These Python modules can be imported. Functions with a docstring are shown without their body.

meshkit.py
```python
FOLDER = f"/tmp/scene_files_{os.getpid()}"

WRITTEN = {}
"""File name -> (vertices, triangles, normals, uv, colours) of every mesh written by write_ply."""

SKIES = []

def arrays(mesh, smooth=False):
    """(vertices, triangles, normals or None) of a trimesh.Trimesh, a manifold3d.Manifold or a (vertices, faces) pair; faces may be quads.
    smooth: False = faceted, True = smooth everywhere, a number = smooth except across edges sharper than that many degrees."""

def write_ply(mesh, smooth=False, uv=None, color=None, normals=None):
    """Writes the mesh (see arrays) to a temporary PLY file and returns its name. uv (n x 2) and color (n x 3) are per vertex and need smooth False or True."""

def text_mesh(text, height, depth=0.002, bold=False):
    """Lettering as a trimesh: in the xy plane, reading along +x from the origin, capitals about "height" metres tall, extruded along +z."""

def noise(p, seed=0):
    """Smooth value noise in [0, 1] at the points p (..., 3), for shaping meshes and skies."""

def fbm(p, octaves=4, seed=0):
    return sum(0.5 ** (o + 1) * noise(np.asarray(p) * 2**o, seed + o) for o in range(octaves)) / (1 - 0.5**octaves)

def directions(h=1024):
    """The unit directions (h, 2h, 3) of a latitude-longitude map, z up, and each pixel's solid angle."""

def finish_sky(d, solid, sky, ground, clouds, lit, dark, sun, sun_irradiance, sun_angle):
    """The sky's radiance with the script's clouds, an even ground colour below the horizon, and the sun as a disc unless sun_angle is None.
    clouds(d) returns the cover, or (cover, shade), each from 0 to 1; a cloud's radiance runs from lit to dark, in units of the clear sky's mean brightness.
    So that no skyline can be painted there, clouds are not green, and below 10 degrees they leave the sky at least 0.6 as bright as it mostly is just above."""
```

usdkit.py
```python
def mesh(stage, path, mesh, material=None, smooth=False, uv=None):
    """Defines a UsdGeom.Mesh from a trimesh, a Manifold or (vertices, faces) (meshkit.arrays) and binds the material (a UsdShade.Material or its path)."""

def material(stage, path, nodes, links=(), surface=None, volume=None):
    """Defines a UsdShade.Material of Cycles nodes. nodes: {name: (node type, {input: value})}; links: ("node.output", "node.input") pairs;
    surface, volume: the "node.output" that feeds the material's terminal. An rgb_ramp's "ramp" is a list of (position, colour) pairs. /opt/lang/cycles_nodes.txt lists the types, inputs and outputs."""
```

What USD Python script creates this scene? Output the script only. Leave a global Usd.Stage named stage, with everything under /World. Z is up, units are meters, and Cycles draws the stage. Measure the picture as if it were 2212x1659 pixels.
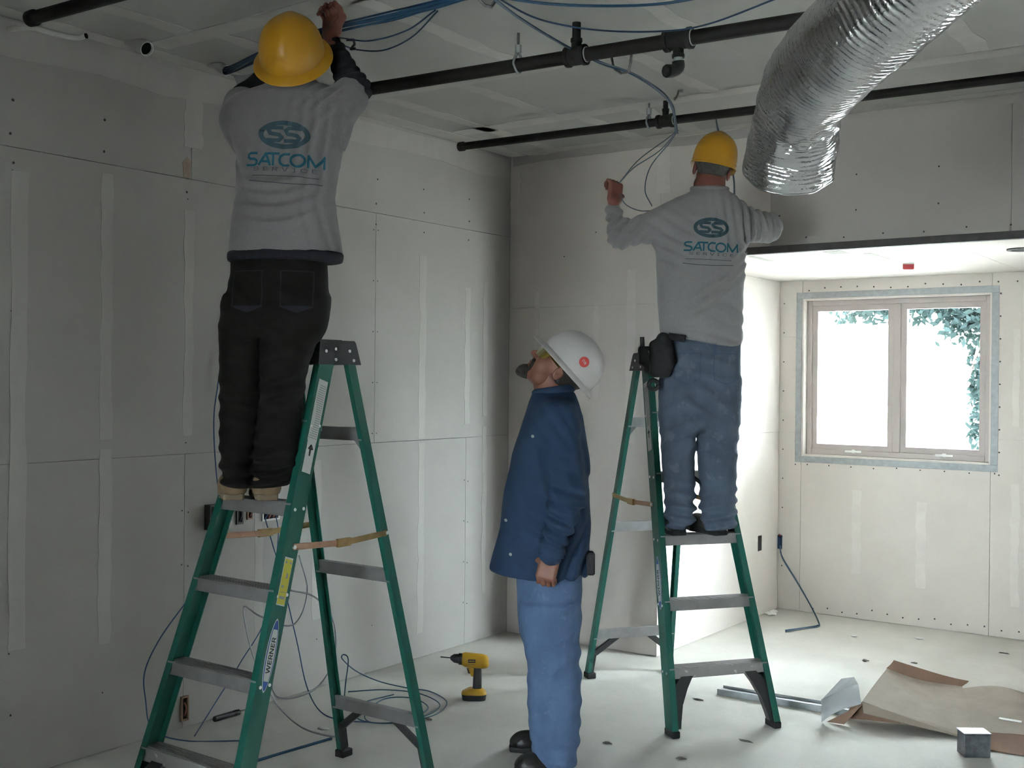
import math, random
import numpy as np
import trimesh
import manifold3d as m3
from shapely import geometry as sg, affinity as sa
from shapely.ops import unary_union
from pxr import Gf, Sdf, Usd, UsdGeom, UsdLux, UsdShade
import meshkit, usdkit

stage = Usd.Stage.CreateInMemory()
UsdGeom.SetStageUpAxis(stage, UsdGeom.Tokens.z)
UsdGeom.SetStageMetersPerUnit(stage, 1.0)
UsdGeom.Xform.Define(stage, '/World')
UsdGeom.Scope.Define(stage, '/World/Looks')

# ------------------------------------------------------------------ camera, sky, sun, exposure
CAM_F, CAM_YAW, CAM_PITCH, CAM_ROLL, CAM_POS = 2469.9, -0.6205, -0.0045, 0.0091, (4.1248, -5.7368, 1.5663)
EXPOSURE = 2.68
SKY_COLOUR, SKY_STRENGTH = (0.81, 0.885, 0.965), 4.0
SUN_DIR, SUN_STRENGTH = (-0.45, -0.25, 0.86), 4.0          # high sun over the roof


def make_camera():
    fw = np.array([math.sin(CAM_YAW) * math.cos(CAM_PITCH), math.cos(CAM_YAW) * math.cos(CAM_PITCH), math.sin(CAM_PITCH)])
    r = np.cross(fw, [0, 0, 1]); r /= np.linalg.norm(r)
    u = np.cross(r, fw)
    r2 = math.cos(CAM_ROLL) * r + math.sin(CAM_ROLL) * u
    u2 = -math.sin(CAM_ROLL) * r + math.cos(CAM_ROLL) * u
    cam = UsdGeom.Camera.Define(stage, '/World/camera')
    m = Gf.Matrix4d(*r2, 0, *u2, 0, *(-fw), 0, *CAM_POS, 1)
    cam.AddTransformOp().Set(m)
    cam.CreateHorizontalApertureAttr(36.0)
    cam.CreateVerticalApertureAttr(36.0 * 1659 / 2212)
    cam.CreateFocalLengthAttr(36.0 * CAM_F / 2212)
    cam.CreateClippingRangeAttr(Gf.Vec2f(0.05, 500))
    cam.CreateExposureAttr(EXPOSURE)


make_camera()
dome = UsdLux.DomeLight.Define(stage, '/World/sky')
dome.CreateIntensityAttr(SKY_STRENGTH)
dome.CreateColorAttr(Gf.Vec3f(*SKY_COLOUR))
sun = UsdLux.DistantLight.Define(stage, '/World/sun')
sun.CreateIntensityAttr(SUN_STRENGTH)
sun.CreateAngleAttr(0.53)
sun.CreateColorAttr(Gf.Vec3f(1.0, 0.89, 0.77))
_z = Gf.Vec3d(*SUN_DIR).GetNormalized()
sun.AddTransformOp().Set(Gf.Matrix4d(Gf.Rotation(Gf.Vec3d(0, 0, 1), _z), Gf.Vec3d(0, 0, 0)))

# ------------------------------------------------------------------ helpers
USED = set()


def numbered(parent, name):
    p, k = f'{parent}/{name}', 0
    while p in USED:
        k += 1
        p = f'{parent}/{name}_{k:03d}'
    USED.add(p)
    return p


def tag(prim, label=None, cat=None, group=None, kind=None):
    for k, v in (('label', label), ('category', cat), ('group', group), ('kind', kind)):
        if v:
            prim.SetCustomDataByKey(k, v)


def thing(name, label=None, cat=None, loc=(0, 0, 0), rotz=0.0, group=None, kind=None):
    path = numbered('/World', name)
    x = UsdGeom.Xform.Define(stage, path)
    x.AddTranslateOp().Set(Gf.Vec3d(*map(float, loc)))
    x.AddRotateZOp().Set(float(math.degrees(rotz)))
    tag(x.GetPrim(), label, cat, group, kind)
    return path


def part(parent, name, mesh, mat, smooth=False, label=None, kind=None):
    path = numbered(parent, name)
    m = usdkit.mesh(stage, path, mesh, M[mat], smooth=smooth)
    tag(m.GetPrim(), label, kind=kind)
    return path


def obj(name, mesh, mat, label, cat, smooth=False, group=None, kind=None):
    path = numbered('/World', name)
    m = usdkit.mesh(stage, path, mesh, M[mat], smooth=smooth)
    tag(m.GetPrim(), label, cat, group, kind)
    return path


def struct(name, mesh=None, mat=None, smooth=False, label=None):
    path = numbered('/World', name)
    if mesh is None:
        pr = UsdGeom.Xform.Define(stage, path).GetPrim()
    else:
        pr = usdkit.mesh(stage, path, mesh, M[mat], smooth=smooth).GetPrim()
    tag(pr, label, kind='structure')
    return path


def copy_thing(src, label, cat, loc, rotz, group=None):
    path = numbered('/World', src.rsplit('/', 1)[1])
    x = UsdGeom.Xform.Define(stage, path)
    x.GetPrim().GetReferences().AddInternalReference(src)
    x.GetPrim().SetInstanceable(True)
    x.ClearXformOpOrder()
    x.GetPrim().GetAttribute('xformOp:translate').Set(Gf.Vec3d(*map(float, loc)))
    x.GetPrim().GetAttribute('xformOp:rotateZ').Set(float(math.degrees(rotz)))
    x.SetXformOpOrder([UsdGeom.XformOp(x.GetPrim().GetAttribute('xformOp:translate')), UsdGeom.XformOp(x.GetPrim().GetAttribute('xformOp:rotateZ'))])
    tag(x.GetPrim(), label, cat, group)
    return path


def cat_(*ms):
    out, n = [], 0
    vs, fs = [], []
    for m in ms:
        v, f, _ = meshkit.arrays(m)
        vs.append(v); fs.append(f + n); n += len(v)
    return trimesh.Trimesh(np.vstack(vs), np.vstack(fs), process=False)


def box(x0, x1, y0, y1, z0, z1, ch=0.0):
    """A box, its edges chamfered by ch."""
    if ch <= 0:
        m = trimesh.creation.box([x1 - x0, y1 - y0, z1 - z0])
        m.apply_translation([(x0 + x1) / 2, (y0 + y1) / 2, (z0 + z1) / 2])
        return m
    pts = []
    for sx in (0, 1):
        for sy in (0, 1):
            for sz in (0, 1):
                c = np.array([x1 if sx else x0, y1 if sy else y0, z1 if sz else z0], float)
                d = np.array([-1 if sx else 1, -1 if sy else 1, -1 if sz else 1], float) * ch
                for k in range(3):
                    q = c + d; q[k] = c[k]
                    pts.append(q)
    return trimesh.convex.convex_hull(np.array(pts))


def frame_of(d):
    d = np.asarray(d, float); d = d / np.linalg.norm(d)
    a = np.array([0, 0, 1.0]) if abs(d[2]) < 0.9 else np.array([1.0, 0, 0])
    s = np.cross(a, d); s /= np.linalg.norm(s)
    return s, np.cross(d, s), d


def obox(p0, p1, w, t, up=None, ch=0.0):
    """A bar from p0 to p1, w wide and t thick (t along up)."""
    p0, p1 = np.asarray(p0, float), np.asarray(p1, float)
    d = p1 - p0; L = np.linalg.norm(d); d /= L
    if up is None:
        up = frame_of(d)[1]
    s = np.cross(d, up); s /= np.linalg.norm(s); u = np.cross(s, d)
    m = box(-w / 2, w / 2, -t / 2, t / 2, 0, L, ch)
    T = np.eye(4); T[:3, 0], T[:3, 1], T[:3, 2], T[:3, 3] = s, u, d, p0
    m = m.copy(); m.apply_transform(T)
    return m


def cyl(p0, p1, r, n=24, r1=None):
    return tube([p0, p1], r if r1 is None else [r, r1], n)


def tube(pts, r, n=10, caps=True):
    pts = np.asarray(pts, float); k = len(pts)
    r = np.broadcast_to(np.asarray(r, float), (k,))
    t = np.gradient(pts, axis=0); t /= np.maximum(np.linalg.norm(t, axis=1, keepdims=True), 1e-9)
    s = frame_of(t[0])[0]
    a = np.linspace(0, 2 * np.pi, n, endpoint=False)
    V = []
    for i in range(k):
        s = s - t[i] * (s @ t[i]); s /= np.linalg.norm(s)
        b = np.cross(t[i], s)
        V.append(pts[i] + r[i] * (np.cos(a)[:, None] * s + np.sin(a)[:, None] * b))
    V = np.vstack(V); F = []
    for i in range(k - 1):
        for j in range(n):
            a0, a1 = i * n + j, i * n + (j + 1) % n
            F += [(a0, a1, a1 + n), (a0, a1 + n, a0 + n)]
    if caps:
        V = np.vstack([V, pts[0], pts[-1]]); c0, c1 = len(V) - 2, len(V) - 1
        for j in range(n):
            F += [(c0, (j + 1) % n, j), (c1, (k - 1) * n + j, (k - 1) * n + (j + 1) % n)]
    return trimesh.Trimesh(V, np.array(F), process=False)


def spline(pts, n=60):
    """Catmull-Rom through pts."""
    p = np.asarray(pts, float)
    p = np.vstack([2 * p[0] - p[1], p, 2 * p[-1] - p[-2]])
    segs = len(p) - 3; out = []
    per = max(2, n // segs)
    for i in range(segs):
        t = np.linspace(0, 1, per, endpoint=False)[:, None]
        a, b, c, d = p[i:i + 4]
        out.append(0.5 * (2 * b + (c - a) * t + (2 * a - 5 * b + 4 * c - d) * t ** 2 + (3 * b - a - 3 * c + d) * t ** 3))
    return np.vstack(out + [p[-2][None]])


def extrude(poly, h):
    g = sg.Polygon(poly) if not hasattr(poly, 'geom_type') else poly
    parts_ = [trimesh.creation.extrude_polygon(q, h, engine='earcut') for q in (g.geoms if hasattr(g, 'geoms') else [g])]
    return cat_(*parts_)


def placed(mesh, origin, ex, ey, ez):
    m = trimesh.Trimesh(*meshkit.arrays(mesh)[:2], process=False)
    T = np.eye(4); T[:3, 0], T[:3, 1], T[:3, 2], T[:3, 3] = ex, ey, ez, origin
    m.apply_transform(T)
    if np.linalg.det(T[:3, :3]) < 0:
        m.invert()
    return m


def lathe(profile, n=32, origin=(0, 0, 0), axis=(0, 0, 1)):
    """profile: (radius, height) pairs, open ends closed on the axis."""
    pr = np.asarray(profile, float)
    a = np.linspace(0, 2 * np.pi, n, endpoint=False)
    V = np.vstack([np.column_stack([q[0] * np.cos(a), q[0] * np.sin(a), np.full(n, q[1])]) for q in pr])
    F = []
    for i in range(len(pr) - 1):
        for j in range(n):
            a0, a1 = i * n + j, i * n + (j + 1) % n
            F += [(a0, a1, a1 + n), (a0, a1 + n, a0 + n)]
    V = np.vstack([V, [0, 0, pr[0, 1]], [0, 0, pr[-1, 1]]]); c0, c1 = len(V) - 2, len(V) - 1
    k = len(pr) - 1
    for j in range(n):
        F += [(c0, (j + 1) % n, j), (c1, k * n + j, k * n + (j + 1) % n)]
    s, u, d = frame_of(axis)
    m = trimesh.Trimesh(V, np.array(F), process=False)
    T = np.eye(4); T[:3, 0], T[:3, 1], T[:3, 2], T[:3, 3] = s, u, d, origin
    m.apply_transform(T)
    return m


M = {}


def mat(name, col, rough=0.6, metal=0.0, var=0.0, vscale=8.0, vstretch=(1, 1, 1), bump=0.0, bscale=60.0, bstretch=(1, 1, 1), spots=None, spec=0.5, sheen=0.0, trans=0.0, alpha=1.0, detail=4.0, extra=None):
    """A principled material: base colour varied by object-space noise, noise bump, optional spots (scale, threshold, colour, amount)."""
    nodes = {'p': ('principled_bsdf', {'base_color': col, 'roughness': rough, 'metallic': metal, 'specular_ior_level': spec, 'sheen_weight': sheen, 'transmission_weight': trans, 'alpha': alpha}), 'tc': ('texture_coordinate', {})}
    links = []
    if extra:
        nodes['p'][1].update(extra)
    last = None
    if var > 0:
        nodes['mp'] = ('mapping', {'scale': vstretch})
        nodes['n'] = ('noise_texture', {'scale': vscale, 'detail': detail, 'roughness': 0.6})
        lo = tuple(max(c * (1 - var), 0) for c in col); hi = tuple(min(c * (1 + var), 1) for c in col)
        nodes['rmp'] = ('rgb_ramp', {'ramp': [(0.3, lo), (0.7, hi)]})
        links += [('tc.object', 'mp.vector'), ('mp.vector', 'n.vector'), ('n.fac', 'rmp.fac')]
        last = 'rmp.color'
    if spots:
        sc, th, scol, amt = spots
        nodes['n2'] = ('noise_texture', {'scale': sc, 'detail': 3.0, 'roughness': 0.65})
        nodes['r2'] = ('rgb_ramp', {'ramp': [(0.0, (0, 0, 0)), (th, (0, 0, 0)), (min(th + 0.07, 0.99), (amt, amt, amt)), (1.0, (amt, amt, amt))]})
        nodes['bw'] = ('rgb_to_bw', {})
        nodes['mx'] = ('mix_color', {'a': col, 'b': scol})
        links += [('tc.object', 'n2.vector'), ('n2.fac', 'r2.fac'), ('r2.color', 'bw.color'), ('bw.val', 'mx.fac')]
        if last:
            links.append((last, 'mx.a'))
        last = 'mx.result'
    if last:
        links.append((last, 'p.base_color'))
    if bump > 0:
        nodes['mp3'] = ('mapping', {'scale': bstretch})
        nodes['n3'] = ('noise_texture', {'scale': bscale, 'detail': 3.0})
        nodes['b'] = ('bump', {'strength': bump, 'distance': 0.01})
        links += [('tc.object', 'mp3.vector'), ('mp3.vector', 'n3.vector'), ('n3.fac', 'b.height'), ('b.normal', 'p.normal')]
    M[name] = usdkit.material(stage, '/World/Looks/' + name, nodes, links, surface='p.BSDF')


# ------------------------------------------------------------------ materials of the room
mat('header_board_shaded', (0.42, 0.392, 0.37), 0.9, var=0.05, vscale=1.6, bump=0.04, bscale=180, spec=0.2)  # header sheets: board colour darkened to imitate shade there
mat('back_board_lit', (0.60, 0.55, 0.515), 0.9, var=0.04, vscale=1.9, bump=0.04, bscale=180, spec=0.2)  # same board lightened to imitate light on the back wall
mat('drywall', (0.375, 0.357, 0.333), 0.9, var=0.05, vscale=1.6, bump=0.04, bscale=180, spec=0.2)  # same board darkened to dim the left wall, standing in for shade
mat('drywall_lit', (0.62, 0.575, 0.535), 0.9, var=0.05, vscale=1.9, bump=0.04, bscale=180, spec=0.2)  # alcove copy of the board, lightened and warmed to imitate stronger light
mat('compound', (0.425, 0.405, 0.378), 0.85, var=0.05, vscale=9, vstretch=(1, 1, 0.25), bump=0.05, bscale=120, spec=0.2)
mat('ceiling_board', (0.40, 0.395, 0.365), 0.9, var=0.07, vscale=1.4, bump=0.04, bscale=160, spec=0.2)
mat('ceiling_tape', (0.47, 0.46, 0.425), 0.9, var=0.07, vscale=7, spec=0.2)
mat('back_band', (0.64, 0.59, 0.555), 0.9, var=0.05, vscale=9, spec=0.2)  # joint compound lightened along with the back wall board
mat('compound_light', (0.66, 0.62, 0.58), 0.85, var=0.05, vscale=9, spec=0.2)  # joint compound lightened along with the alcove board
mat('core', (0.24, 0.22, 0.20), 0.95)
mat('screw', (0.06, 0.06, 0.065), 0.5, 0.6)
mat('torn_paper', (0.33, 0.26, 0.21), 0.95, var=0.15, vscale=40)
mat('galvanized', (0.36, 0.38, 0.39), 0.55, 0.75, var=0.12, vscale=30, bump=0.02)
mat('bead_dark', (0.085, 0.08, 0.08), 0.75, 0.1, var=0.15, vscale=20)
mat('concrete', (0.5565, 0.5355, 0.4935), 0.82, var=0.12, vscale=1.1, bump=0.10, bscale=35, spots=(1.7, 0.57, (0.60, 0.58, 0.54), 0.6), spec=0.35, detail=8.0)
mat('window_frame', (0.432, 0.385, 0.3657), 0.45, var=0.02)
mat('white_plastic', (0.74, 0.74, 0.72), 0.35)
mat('black_plastic', (0.018, 0.018, 0.02), 0.45)
mat('ground', (0.52, 0.50, 0.46), 0.95, var=0.1, vscale=0.6)
mat('bark', (0.09, 0.07, 0.055), 0.9, var=0.3, vscale=12, bump=0.3, bscale=20)
M['pane'] = usdkit.material(stage, '/World/Looks/pane', {
    't': ('transparent_bsdf', {'color': (0.94, 0.97, 0.96)}), 'g': ('glossy_bsdf', {'roughness': 0.02, 'color': (1, 1, 1)}),
    'f': ('fresnel', {'IOR': 1.5}), 'm': ('mix_closure', {})},
    [('f.fac', 'm.fac'), ('t.BSDF', 'm.closure1'), ('g.BSDF', 'm.closure2')], surface='m.closure')
M['leaf'] = usdkit.material(stage, '/World/Looks/leaf', {
    'd': ('diffuse_bsdf', {'color': (0.016, 0.024, 0.024)}), 't': ('translucent_bsdf', {'color': (0.015, 0.026, 0.020)}), 'm': ('mix_closure', {'fac': 0.25})},
    [('d.BSDF', 'm.closure1'), ('t.BSDF', 'm.closure2')], surface='m.closure')

# ------------------------------------------------------------------ room: left wall x=0, back wall y=0, alcove behind it, camera side open to y=-8.6
HC, HA, AX, AD, XR, YR = 2.931, 2.25, 1.045, 1.74, 6.4, -8.6
XA = 3.12                                             # the alcove's right side wall
TH = 0.0127
rng = np.random.default_rng(7)

struct('floor', box(-0.2, XR + 0.2, YR - 0.2, AD + 0.25, -0.15, 0.0), 'concrete')


def sheet_wall(name, to_world, rects, holes=(), core=None, mat_='drywall', gap=0.0013, sheet='drywall_sheet'):
    """A wall of separate sheets: rects are (u0,u1,w0,w1) in the wall's plane, to_world = (origin, eu, ew, outward normal)."""
    s = struct(name)
    o, eu, ew, en = [np.asarray(a, float) for a in to_world]
    hole = unary_union([sg.box(h[0], h[2], h[1], h[3]) for h in holes]) if holes else None
    for r in rects:
        g = sg.box(r[0] + gap, r[2] + gap, r[1] - gap, r[3] - gap)
        if hole is not None:
            g = g.difference(hole)
        if g.is_empty:
            continue
        m = placed(extrude(g, TH), o - en * TH, eu, ew, en)
        part(s, sheet, m, mat_)
    for c in (core or []):
        part(s, 'framing', c, 'core')
    return s


def strip(parent, to_world, u0, u1, w0, w1, mat_='compound', name='joint_compound', seed=0, t=0.0012, wob=0.006):
    """A feathered band of joint compound, u0..u1 wide and w0..w1 long (or the other way round), with a wavy outline."""
    o, eu, ew, en = [np.asarray(a, float) for a in to_world]
    g = np.random.default_rng(seed + 11)
    n = 14
    if (w1 - w0) >= (u1 - u0):
        w = np.linspace(w0, w1, n)
        a = u0 + g.uniform(-wob, wob, n); b = u1 + g.uniform(-wob, wob, n)
        pts = list(zip(a, w)) + list(zip(b[::-1], w[::-1]))
    else:
        u = np.linspace(u0, u1, n)
        a = w0 + g.uniform(-wob, wob, n); b = w1 + g.uniform(-wob, wob, n)
        pts = list(zip(u, a)) + list(zip(u[::-1], b[::-1]))
    poly = sg.Polygon(pts).buffer(0)
    part(parent, name, placed(extrude(poly, t), o, eu, ew, en), mat_)


def dots(parent, to_world, pts, r=0.0045, name='screw_heads'):
    o, eu, ew, en = [np.asarray(a, float) for a in to_world]
    ms = [cyl(o + eu * a + ew * b - en * 0.001, o + eu * a + ew * b + en * 0.0008, r * k, 8) for a, b, k in pts]
    part(parent, name, cat_(*ms), 'screw', kind='stuff')


# left wall (x = 0, u along +y, w up, normal +x)
WL = ((0, 0, 0), (0, 1, 0), (0, 0, 1), (1, 0, 0))
rl = []
for z0, z1, cuts in ((0.003, 1.22, (YR, -7.35, -4.91, -2.455, -0.425, 0)), (1.22, 2.44, (YR, -6.1, -3.66, -1.22, 0)), (2.44, HC, (YR, -7.3, -4.87, -2.43, 0))):
    rl += [(a, b, z0, z1) for a, b in zip(cuts[:-1], cuts[1:])]
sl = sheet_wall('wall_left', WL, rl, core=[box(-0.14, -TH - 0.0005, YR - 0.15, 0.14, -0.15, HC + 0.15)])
for k, (u, w, a, b) in enumerate([(-0.83, 0.05, 0.14, 1.205), (-0.83, 0.055, 1.23, 2.25), (-0.245, 0.04, 0.28, 1.28), (-0.245, 0.045, 1.34, 2.15), (-2.86, 0.06, 0.45, 1.26), (-2.86, 0.055, 1.3, 2.4),
                                  (-1.64, 0.06, 0.35, 1.15), (-2.02, 0.05, 0.3, 1.12), (-3.25, 0.07, 0.5, 2.35), (-2.42, 0.1, 2.58, 2.9), (-0.42, 0.05, 1.3, 2.1), (-2.44, 0.05, 1.3, 2.3), (-1.64, 0.05, 1.3, 2.2)]):
    strip(sl, WL, u - w / 2, u + w / 2, a, b, seed=k)
strip(sl, WL, -4.2, -0.02, HC - 0.14, HC - 0.004, seed=40, wob=0.02, t=0.0019)
pts = []
for y in (-0.42, -0.83, -1.22, -1.64, -2.04, -2.45, -2.87, -3.28, -3.66):
    for z in np.arange(0.25, 1.2, 0.24):
        pts += [(y + rng.uniform(-0.012, 0.012), z, 0.7)] if y not in (-2.45, -0.42) else [(y - 0.018, z, 0.8), (y + 0.016, z - 0.01, 0.8)]
    for z in np.arange(1.27, 2.42, 0.27):
        if y in (-1.22, -2.45, -3.28):
            pts += [(y - 0.016, z, 0.8), (y + 0.018, z, 0.7)] if y == -1.22 else [(y, z, 0.7)]
    for z in (2.38, 2.49, 2.62):
        pts += [(y + rng.uniform(-0.01, 0.01), z, 1.1)]
dots(sl, WL, pts)
part(sl, 'torn_patch', placed(extrude(sg.Polygon([(-2.475, 2.445), (-2.44, 2.44), (-2.432, 2.52), (-2.455, 2.535), (-2.48, 2.51)]), 0.0014), (0, 0, 0), (0, 1, 0), (0, 0, 1), (1, 0, 0)), 'torn_paper')

# back wall left of the alcove, and the header over it (y = 0, u along +x, normal -y)
WB = ((0, 0, 0), (1, 0, 0), (0, 0, 1), (0, -1, 0))
sb = sheet_wall('wall_back', WB, [(0.0007, AX, 0.003, 2.0), (0.0007, AX, 2.0, HC)], mat_='back_board_lit', gap=0.0007,
                core=[box(-0.13, AX - TH - 0.0005, TH + 0.0005, AD + 0.2, -0.15, HC + 0.15), box(AX - 0.05, XA, TH + 0.0005, AD + 0.2, HA + TH + 0.001, HC + 0.15)])
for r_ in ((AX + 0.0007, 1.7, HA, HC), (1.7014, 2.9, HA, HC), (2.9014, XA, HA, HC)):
    part(sb, 'drywall_sheet', placed(extrude(sg.box(r_[0], r_[2], r_[1], r_[3]), TH), (0, TH, 0), (1, 0, 0), (0, 0, 1), (0, -1, 0)), 'back_board_lit' if r_[1] < 2 else 'header_board_shaded')  # painted shade on the header starts after its first sheet
for k, (u, w, a, b) in enumerate([(0.035, 0.06, 2.52, 2.86), (0.21, 0.035, 1.25, 2.1), (0.63, 0.035, 1.45, 2.0), (0.86, 0.06, 1.2, 2.2), (1.06, 0.085, 2.62, 2.92)]):
    strip(sb, WB, u - w / 2, u + w / 2, a, b, 'back_band', seed=60 + k)
strip(sb, WB, 0.02, XA - 0.02, HC - 0.05, HC - 0.003, 'header_board_shaded', seed=77, wob=0.012, t=0.0019)
pts = [(x + rng.uniform(-0.01, 0.01), z, 1.0) for x in np.arange(1.35, 3.1, 0.405) for z in (2.44, 2.62)] + [(x, HA + 0.06 + rng.uniform(-0.008, 0.008), 1.0) for x in np.arange(1.3, 3.1, 0.2)]
pts += [(0.62, 2.43, 0.9), (0.18, 1.6, 0.8), (0.4, 2.3, 0.8), (1.2, 2.35, 0.9)]
dots(sb, WB, pts)
struct('trim_1', cat_(box(AX - 0.002, XA, -0.0035, 0.0, HA - 0.003, HA + 0.033), box(AX - 0.002, XA, -0.0035, 0.034, HA - 0.0045, HA - 0.001)), 'bead_dark', label='dark metal corner bead along the bottom edge of the header')
struct('trim_2', cat_(box(AX - 0.03, AX + 0.0025, -0.0028, 0.0, 0.004, HA - 0.004), box(AX, AX + 0.0028, -0.0028, 0.03, 0.004, HA - 0.004)), 'drywall_lit', label='corner bead on the outside corner beside the alcove')

# alcove left side wall (x = AX, facing +x)
WA = ((AX, 0, 0), (0, 1, 0), (0, 0, 1), (1, 0, 0))
sal = sheet_wall('wall_alcove', WA, [(0.0005, AD, 0.003, 1.22), (0.0005, AD, 1.22, HA)], mat_='drywall_lit', gap=0.0006)
part(sal, 'outlet_box', cat_(box(AX + 0.0005, AX + 0.002, 1.40, 1.46, 0.435, 0.535)), 'black_plastic', label='open black outlet box')

# window wall (y = AD, facing -y) with the window in view and its twin further right
WW = ((0, AD, 0), (1, 0, 0), (0, 0, 1), (0, -1, 0))
W1 = (1.205, 2.425, 1.06, 2.128)
W2 = (0.19, 0.80, 0.60, 2.08)                          # tall window in the alcove's right side wall: (y0, y1, z0, z1)
sw = sheet_wall('wall_window', WW, [(AX + 0.001, W1[0], 0.003, 1.22), (AX + 0.001, W1[0], 1.22, 1.87), (AX + 0.001, W1[0], 1.87, HA), (W1[0], W1[1], 0.003, 1.22), (W1[0], W1[1], 1.87, HA), (W1[1], XA, 0.003, 1.22), (W1[1], XA, 1.22, HA)], holes=[W1], gap=0.0011, mat_='drywall_lit')
wall_poly = sg.box(-0.14, -0.15, XA + 0.15, HC + 0.15).difference(sg.box(W1[0], W1[2], W1[1], W1[3]))
part(sw, 'framing', placed(extrude(wall_poly, 0.16), (0, AD + TH + 0.1605, 0), (1, 0, 0), (0, 0, 1), (0, -1, 0)), 'drywall_lit')
for k, (u, w, a, b) in enumerate([(1.59, 0.06, 0.3, 0.85), (2.01, 0.06, 0.25, 0.8), (2.57, 0.05, 0.2, 0.95), (2.57, 0.04, 1.3, 1.9)]):
    strip(sw, WW, u - w / 2, u + w / 2, a, b, 'compound_light', seed=80 + k)
pts = [(x, 2.19 + rng.uniform(-0.01, 0.01), 0.9) for x in np.arange(1.25, 2.6, 0.11)] + [(x, 1.005 + rng.uniform(-0.006, 0.006), 0.8) for x in np.arange(1.25, 2.5, 0.15)]
pts += [(1.165, z, 0.8) for z in np.arange(1.0, 2.2, 0.16)] + [(2.475, z, 0.9) for z in np.arange(1.0, 2.2, 0.14)] + [(1.075, z, 0.8) for z in np.arange(0.3, 2.2, 0.2)]
pts += [(x, 0.05 + rng.uniform(-0.02, 0.02), 0.9) for x in np.arange(1.3, 2.9, 0.1)]
dots(sw, WW, pts, r=0.006)


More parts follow.
